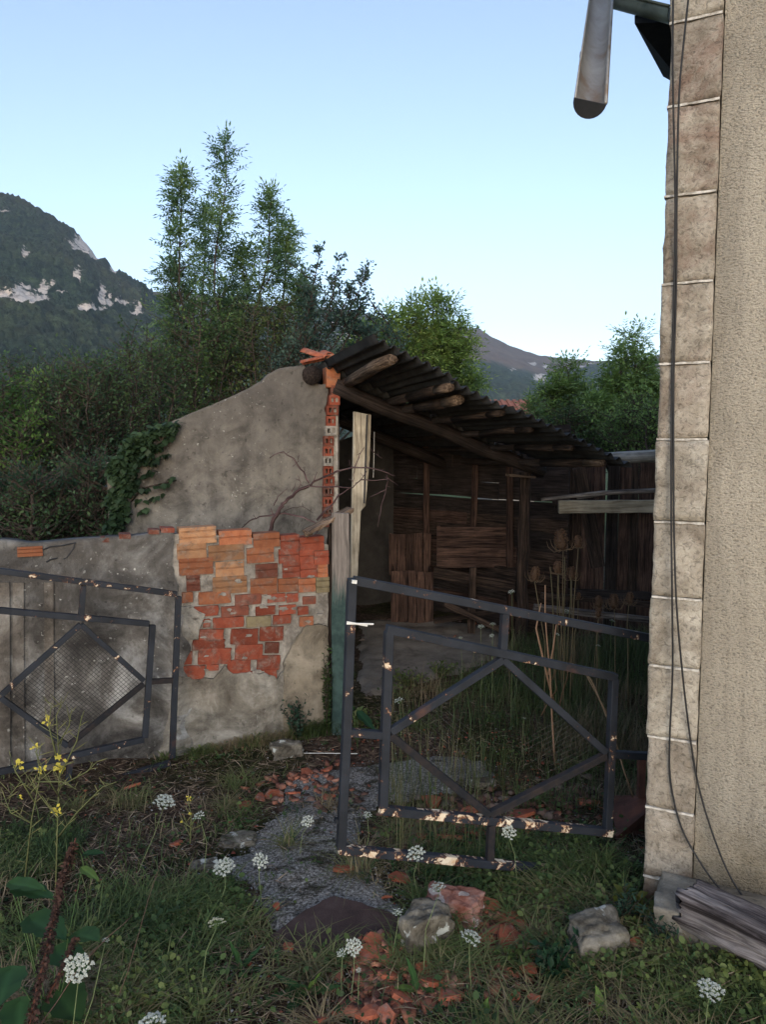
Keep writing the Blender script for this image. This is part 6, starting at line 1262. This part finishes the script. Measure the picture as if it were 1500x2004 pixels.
# ================================================================== TEASELS
def teasel_protos():
    r = np.random.default_rng(6); n = 420; h = r.random(n); az = r.uniform(0, 6.28, n); prof = np.sin(np.clip(h * .93 + .07, 0, 1) * math.pi) ** .6; P = np.stack([np.cos(az) * prof * .013, np.sin(az) * prof * .013, h * .055], 1)
    D = np.stack([np.cos(az), np.sin(az), np.full(n, .5)], 1); sp_ = place_leaves(P, D, .008, .22, None, seed=2); C = np.array([[.15, .085, .05]]) * r.uniform(.5, 1.3, (n, 1)); a = bulk('spines', sp_, [(0, 1, 2, 3)], C, 'dry'); m1 = a.data; bpy.data.objects.remove(a)
    mb = MB(); pts = [(0, 0, .055 * k / 6) for k in range(7)]; mb.tube(pts, [.006, .011, .013, .0125, .011, .008, .004], 8, col=(.085, .05, .03)); a = mb.build('head', 'dry', None, True); m2 = a.data; bpy.data.objects.remove(a)
    mb = MB()
    for k in range(7): az_ = k * .9; d = Vector((math.cos(az_), math.sin(az_), 0)); mb.tube([d * .004, d * .025 + Vector((0, 0, -.002)), d * .038 + Vector((0, 0, .014)), d * .040 + Vector((0, 0, .032))], [.0014, .001, .0008, .0004], 3, col=(.15, .10, .06))
    a = mb.build('bract', 'dry', None); m3 = a.data; bpy.data.objects.remove(a); return m1, m2, m3
T1, T2, T3 = teasel_protos()
tz = [(1047, 1118, 36, 'lone teasel head left of the cluster', (1068, 1260)), (1133, 1056, 30, 'upper right teasel head of the central cluster', (1120, 1270)), (1103, 1050, 52, 'biggest dark brown teasel head at the top of the cluster', (1098, 1290)), (1120, 1118, 34, 'lower right teasel head of the central cluster', (1124, 1280)), (1092, 1106, 32, 'ragged teasel head low in the central cluster', (1104, 1290)),
      (1232, 1166, 30, 'right hand teasel head nearest the house corner', (1230, 1260)), (1203, 1172, 38, 'thick teasel head second from the house corner', (1205, 1280)), (1173, 1174, 30, 'teasel head third from the house corner', (1165, 1290)), (1133, 1164, 18, 'small distant teasel head between the two groups', (1126, 1240)), (1172, 1196, 24, 'low drooping teasel head under its neighbour', (1170, 1290))]
for i, (x, y, hp_, lab, b) in enumerate(tz):
    Yd = 4.7 + .15 * (i % 4) + (.8 if hp_ < 20 else 0); c = at(x, y + hp_ / 2, Yd); s = hp_ / F * Yd / .072; g = at(b[0] + random.uniform(-6, 6), 1400, Yd); g.z = float(gz(g.x, g.y)); t = thing('teasel', lab, 'teasel', tuple(g), 'dry teasels beyond the gate')
    rot = (random.uniform(-.15, .15), random.uniform(-.15, .15), random.uniform(0, 6)); h_ = inst('head', T2, c, t, rot, (s, s, s)); inst('spines', T1, c, t, rot, (s, s, s)); inst('bract', T3, c, t, rot, (s, s, s))
    mid = at(b[0], b[1], Yd); mb = MB(); mb.tube([g, g.lerp(mid, .6), mid, mid.lerp(c, .5) + Vector((random.uniform(-.01, .01), 0, 0)), c], [.0045, .004, .0035, .003, .0022], 5, col=(.13, .10, .055)); mb.build('stem', 'dry', t, True)
# dry thick stalks
def stalks(label, L, col, name='dry_stalk', r0=.005, cat='stalk', group=None):
    a = L[0][0]; g = at(*a); t = thing(name, label, cat, tuple(g), group)
    for pts in L:
        P = [at(*p) for p in pts]; Q = [P[0]]
        for u, v in zip(P, P[1:]): Q += [u.lerp(v, .5) + Vector((random.uniform(-1, 1), random.uniform(-1, 1), 0)) * .006, v]
        mb = MB(); mb.tube(Q, list(np.linspace(r0, r0 * .45, len(Q))), 5, col=col); mb.build('stem', 'dry', t, True)
    return t
stalks('pale dry split stalk rising beside the lone teasel', [[(1088, 1510, 4.0), (1080, 1380, 4.0), (1072, 1260, 4.0), (1068, 1145, 4.0)], [(1078, 1350, 4.0), (1050, 1230, 4.02), (1060, 1180, 4.05)], [(1074, 1320, 4.0), (1090, 1220, 3.98)]], (.26, .16, .10), r0=.0065)
stalks('pale dry stalk leaning across the right inner stile', [[(1240, 1560, 3.3), (1205, 1450, 3.3), (1170, 1360, 3.32), (1142, 1310, 3.33)], [(1190, 1400, 3.3), (1165, 1345, 3.3), (1150, 1320, 3.3)]], (.24, .17, .11), r0=.004)
stalks('clump of dry greenish brown stems under the teasel cluster', [[(1096, 1330, 4.9), (1092, 1200, 4.9), (1096, 1110, 4.9)], [(1106, 1330, 4.95), (1104, 1200, 4.95), (1106, 1090, 4.95)], [(1085, 1330, 4.85), (1084, 1220, 4.85), (1078, 1110, 4.85)], [(1112, 1330, 4.95), (1114, 1220, 4.95), (1118, 1130, 4.95)]], (.10, .085, .045), r0=.006)
stalks('tangled brown dead stems hanging in the upper right of the diamond', [[(1100, 1400, 4.1), (1075, 1340, 4.1), (1100, 1290, 4.1)], [(1095, 1390, 4.1), (1110, 1330, 4.1), (1120, 1280, 4.1)], [(1060, 1400, 4.1), (1090, 1350, 4.1), (1085, 1300, 4.1)], [(1120, 1420, 4.1), (1080, 1370, 4.1)]], (.10, .06, .035), r0=.004)
# thorny green plants at the wall foot
def weedplant(name, label, cat, px, py, Yd, hgt, spread, cols, seed, n=16, leaf=.03, k=9, width=.5, group=None, yellow=0):
    r = np.random.default_rng(seed); g = gpt(px, py) if Yd is None else at(px, py, Yd); g.z = float(gz(g.x, g.y)); t = thing(name, label, cat, tuple(g), group); az = r.uniform(0, 6.28, n); T = []
    for i in range(n):
        d = np.array([math.cos(az[i]), math.sin(az[i]), 0]) * spread * r.uniform(.2, 1); h = hgt * r.uniform(.5, 1); T.append([np.array(g) + d * f ** 1.5 + np.array([0, 0, h * (f - .1 * f * f)]) for f in (0, .25, .5, .75, 1)])
    T = np.array(T); P, D = along(T, k, r, .1); V = place_leaves(P, spray(D, r, 1.1), leaf, width, None, seed=seed); bulk('leaves', V, [(0, 1, 2, 3)], leafcol(len(P), cols, r), 'leaf', t); s = stick_mesh(T, .002, .0008, 'stems', 'dry', t); s['kind'] = 'stuff'; return t, T
weedplant('weed', 'bluish green weed against the tan plaster patch', 'weed', 580, 1450, None, .30, .10, [(.02, .05, .03), (.035, .075, .045)], 51, 26, .028, 12)
weedplant('creeper', 'narrow green creeper running up the wall edge beside the green post', 'creeper', 640, 1440, 4.5, .62, .03, [(.02, .045, .012), (.05, .085, .025)], 52, 20, .025, 22)
weedplant('weed', 'low green weed right of the green post foot', 'weed', 705, 1420, 4.4, .22, .10, GR[1:4], 53, 16, .05, 7)
weedplant('weed', 'blue green weed tuft at the foot of the house corner stone', 'weed', 1225, 1815, None, .14, .06, [(.02, .05, .035), (.04, .08, .05)], 54, 26, .03, 9, .25)
weedplant('weed', 'grey green weed tuft in front of the house footing', 'weed', 1300, 1850, None, .12, .08, [(.02, .05, .035), (.035, .07, .04)], 55, 26, .025, 10, .3)
weedplant('weed', 'green weed on the shed floor behind the gate stile', 'weed', 800, 1345, None, .12, .22, GR[1:4], 56, 40, .03, 9)
weedplant('weed', 'green weed on the shed floor by the mid bar', 'weed', 868, 1330, None, .16, .14, GR[1:4], 57, 24, .03, 9)
weedplant('weed', 'yellowish weed by the foot of the house corner', 'weed', 1240, 1800, None, .10, .10, [(.08, .10, .02), (.14, .14, .03)], 58, 14, .04, 4)
weedplant('weed', 'dark leafy weed in the grass left of the flat topped flower', 'weed', 1010, 1905, None, .10, .08, GR[:3], 59, 18, .03, 8)
weedplant('weed', 'broad dark weed right of the straw tuft', 'weed', 1085, 1925, None, .16, .08, [(.015, .045, .022), (.025, .065, .03)], 60, 22, .035, 8)
# yellow flowered weeds, left
def yflower(label, pts, fl, seed, Yd):
    r = random.Random(seed); g = at(*pts[0][0], Yd); t = thing('yellow_weed', label, 'weed', tuple(g), 'yellow flowered weeds')
    for L in pts:
        P = [at(x, y, Yd + r.uniform(-.03, .03)) for x, y in L]; mb = MB(); mb.tube(P, list(np.linspace(.0028, .0010, len(P))), 4, col=(.10, .11, .045)); mb.build('stem', 'dry', t, True)
        mb = MB(); n = 0
        for a, b in zip(P, P[1:]):
            for k in range(4):
                q = a.lerp(b, r.random()); d = Vector((r.uniform(-1, 1), r.uniform(-.5, .5), r.uniform(.1, 1))).normalized() * r.uniform(.02, .06); mb.tube([q, q + d * .6, q + d], [.0008, .0014, .0004], 3, col=(.12, .12, .05)); n += 1
        o = mb.build('pods', 'dry', t); o['kind'] = 'stuff'
    for (x, y, s) in fl:
        c = at(x, y, Yd); mb = MB()
        for k in range(9):
            a = k * .7; d = Vector((math.cos(a), r.uniform(-.5, .5), math.sin(a))); q = c + Vector((r.uniform(-1, 1), 0, r.uniform(-1, 1))) * s * .4; u = d.cross(Vector((0, 1, 0))).normalized(); mb.add([q, q + d * s * .33 + u * s * .2, q + d * s * .6, q + d * s * .33 - u * s * .2], [(0, 1, 2, 3)], None, (.42, .36, .06))
        mb.build('blossom', 'petal', t)
yflower('tallest yellow flowered weed with pods in front of the wire netting', [[(108, 1760), (112, 1620), (116, 1500), (110, 1400), (125, 1370)], [(112, 1640), (150, 1590), (200, 1540), (228, 1530)], [(116, 1560), (90, 1520), (68, 1470)], [(116, 1520), (150, 1450), (160, 1400)], [(115, 1540), (170, 1510), (190, 1490)], [(112, 1600), (80, 1560), (40, 1500)], [(110, 1480), (95, 1420), (100, 1380)], [(112, 1460), (135, 1420), (140, 1385)]], [(92, 1409, .022), (114, 1492, .032), (116, 1505, .026), (109, 1585, .024), (68, 1463, .018)], 1, 2.25)
yflower('yellow flowered weed on the left edge with thin bent stems', [[(48, 1720), (62, 1600), (78, 1520), (70, 1460)], [(68, 1570), (30, 1510), (20, 1480)], [(70, 1550), (40, 1530), (8, 1570)], [(60, 1610), (20, 1590), (8, 1560)], [(72, 1530), (120, 1530), (150, 1545)]], [(34, 1495, .022), (78, 1506, .022), (40, 1560, .010)], 2, 2.15)
yflower('low yellow flowered weed beside the large flat umbel', [[(372, 1650), (374, 1600), (368, 1562)], [(374, 1620), (356, 1608)]], [(369, 1562, .014), (371, 1592, .008), (355, 1608, .008)], 3, 2.75)
# big leaves at the lower left
def bigleaf(parent, c, d, L, w_, col, seed, name='leaf'):
    r = np.random.default_rng(seed); n = 10; m = 7; vs = []; fs = []; d = Vector(d).normalized(); s_ = d.cross(Vector((0, 0, 1))).normalized(); u = s_.cross(d)
    for i in range(n + 1):
        f = i / n; wd = w_ * (math.sin(math.pi * min(1, f ** .62)) ** .75) * (1 + .08 * math.sin(i * 2.3))
        for j in range(m):
            g = (j / (m - 1) - .5) * 2; vs.append(Vector(c) + d * L * (f - .06 * abs(g)) + s_ * g * wd / 2 + u * (-.18 * L * f * f + .10 * w_ * abs(g) + .02 * L * math.sin(f * 16) * abs(g)) + Vector((0, 0, 0)))
    for i in range(n):
        for j in range(m - 1): a = i * m + j; fs.append((a, a + 1, a + m + 1, a + m))
    mb = MB(); mb.add(vs, fs, None, col); k0 = len(mb.c)
    for i in range(n + 1): mb.c[i * m + m // 2] = tuple(min(1, x * 1.5) for x in col)
    return mb.build(name, 'leaf', parent, True)
def leafy(label, px, py, Yd, leaves, cat='plant', name='broadleaf_plant', base_h=.0, group=None):
    g = gpt(px, py) if Yd is None else at(px, py, Yd); g.z = float(gz(g.x, g.y)); t = thing(name, label, cat, tuple(g), group)
    for i, (x, y, dx, dy, dz, L, w_, c) in enumerate(leaves):
        p = at(x, y, Yd if Yd else (g.y)); bigleaf(t, p, (dx, dy, dz), L, w_, c, i); mb = MB(); mb.tube([g, g.lerp(p, .6) + Vector((0, 0, .01)), p], [.002, .0016, .0012], 4, col=(.05, .09, .03)); mb.build('stalk', 'dry', t, True)
    return t
g1, g2, g3 = (.035, .085, .032), (.055, .12, .038), (.12, .19, .045)
leafy('big heart shaped leaves behind the biggest umbel at lower left', 100, 2050, 1.95, [(30, 1740, 1, -.3, .1, .13, .07, g1), (60, 1800, 1, -.5, .0, .14, .10, g1), (150, 1830, .8, -.5, .3, .10, .075, g2), (110, 1860, 1, -.6, -.1, .13, .09, g1), (110, 1940, 1, -.7, -.3, .12, .12, (.03, .065, .02)), (40, 1960, .4, -1, -.2, .12, .10, g1), (20, 1900, .2, -1, 0, .13, .10, g1), (160, 1700, .9, -.5, -.1, .07, .03, g3), (20, 1730, .9, -.2, .1, .11, .06, g2)])
leafy('rosette of long green leaves at the bottom below the slab', 600, 1950, None, [(600, 1938, -.3, -.5, .8, .12, .04, g1), (606, 1940, .3, -.3, 1.0, .11, .03, g3), (612, 1942, .9, -.2, .5, .10, .04, g2), (596, 1945, -1, -.3, .3, .11, .04, g1), (592, 1948, -.5, -1, .1, .10, .04, g1), (604, 1948, .1, -1, -.1, .08, .035, g1), (590, 1940, -.8, .2, .5, .10, .035, g1)])
leafy('young plant with two bright leaves over the lower tile heap', 815, 1950, None, [(815, 1935, -.2, .1, 1, .10, .035, g2), (808, 1938, -.9, -.2, .4, .06, .035, g3), (822, 1940, .8, -.2, .3, .07, .03, g2)])
leafy('bright seedling leaf at the bottom edge of the photo', 948, 2000, None, [(948, 2000, .1, .1, 1, .07, .035, g3), (955, 2004, .8, -.3, .4, .06, .03, g2)])
leafy('light green leafy weed at the lower right', 1180, 1990, None, [(1178, 1985, -.1, .2, 1, .08, .035, g3), (1190, 1992, .8, 0, .5, .07, .03, g2), (1170, 1992, -.8, 0, .3, .06, .03, g2)])
leafy('dandelion like plant left of the rosette', 470, 1900, None, [(470, 1890, -.3, .1, .9, .09, .025, g2), (478, 1892, .5, .2, .7, .09, .025, g1), (460, 1915, -.2, -.9, .1, .06, .04, g3), (482, 1900, 1, -.2, .3, .08, .025, g1), (462, 1895, -1, -.2, .3, .08, .025, g1)])
leafy('bright green weed by the upper left edge of the path', 465, 1620, None, [(465, 1612, .9, -.2, .4, .10, .03, g2), (460, 1612, .5, -.3, .7, .10, .02, g2), (455, 1615, -.7, -.2, .4, .07, .02, g2), (468, 1620, 1, -.5, .1, .09, .025, g2)])
leafy('low leaf pair with one yellow green leaf under the dark weeds', 185, 1700, None, [(155, 1700, 1, -.3, .1, .085, .035, g3), (165, 1672, 1, -.2, .3, .09, .05, g1)])
leafy('dark leaf standing beside the right foot of the green post', 700, 1400, 4.3, [(700, 1395, .8, -.5, -.5, .16, .08, (.025, .07, .035)), (690, 1390, -.2, -.5, .6, .12, .05, g1)])
# rust brown dock seed stalk, nearest left
def dock(label, pts, Yd, thick, seed, n):
    r = np.random.default_rng(seed); P = np.array([at(x, y, Yd)[:] for x, y in pts]); g = Vector(P[0]); t = thing('dock_stalk', label, 'seed stalk', tuple(g), 'rust brown dock stalks'); mb = MB(); mb.tube([Vector(p) for p in P], list(np.linspace(.004, .0015, len(P))), 5, col=(.09, .035, .025)); mb.build('stem', 'dry', t, True)
    x = r.random(n) * (len(P) - 1) * .97 + .02; i = np.floor(x).astype(int); f = (x - i)[:, None]; Q = P[i] * (1 - f) + P[np.minimum(i + 1, len(P) - 1)] * f; az = r.uniform(0, 6.28, n); u = x / (len(P) - 1); th = thick * (0.45 + .9 * np.abs(np.sin(u * 9 + .5))) * (1 - .5 * u)
    D = np.stack([np.cos(az), np.sin(az), r.uniform(-.5, .5, n)], 1); Q = Q + D * (th * r.random(n))[:, None]; V = place_leaves(Q, D + r.normal(0, .5, D.shape), .0085, .8, None, seed=seed, var=.4); o = bulk('seeds', V, [(0, 1, 2, 3)], np.array([[.042, .022, .017]]) * r.uniform(.5, 1.6, (n, 1)), 'dry', t); o['kind'] = 'stuff'
dock('tall rust brown dock seed stalk leaning at the lower left', [(48, 2060), (62, 1980), (85, 1880), (105, 1800), (125, 1720), (148, 1640)], 1.75, .014, 1, 1500)
dock('short rust brown dock seed stalk right of the tall one', [(90, 1960), (118, 1900), (140, 1855), (150, 1835)], 1.8, .008, 2, 260)
# thin long red brown stems crossing the lower left
stalks('long thin bare stem slanting across the lower left grass', [[(190, 2040, 1.95), (250, 1900, 2.05), (290, 1760, 2.2), (335, 1640, 2.35)]], (.10, .06, .045), 'bare_stem', .0016, 'stem')
stalks('second thin bare stem slanting left of the first', [[(60, 2030, 1.8), (150, 1900, 1.85), (215, 1830, 1.9), (260, 1790, 1.95)]], (.11, .06, .05), 'bare_stem', .0014, 'stem')
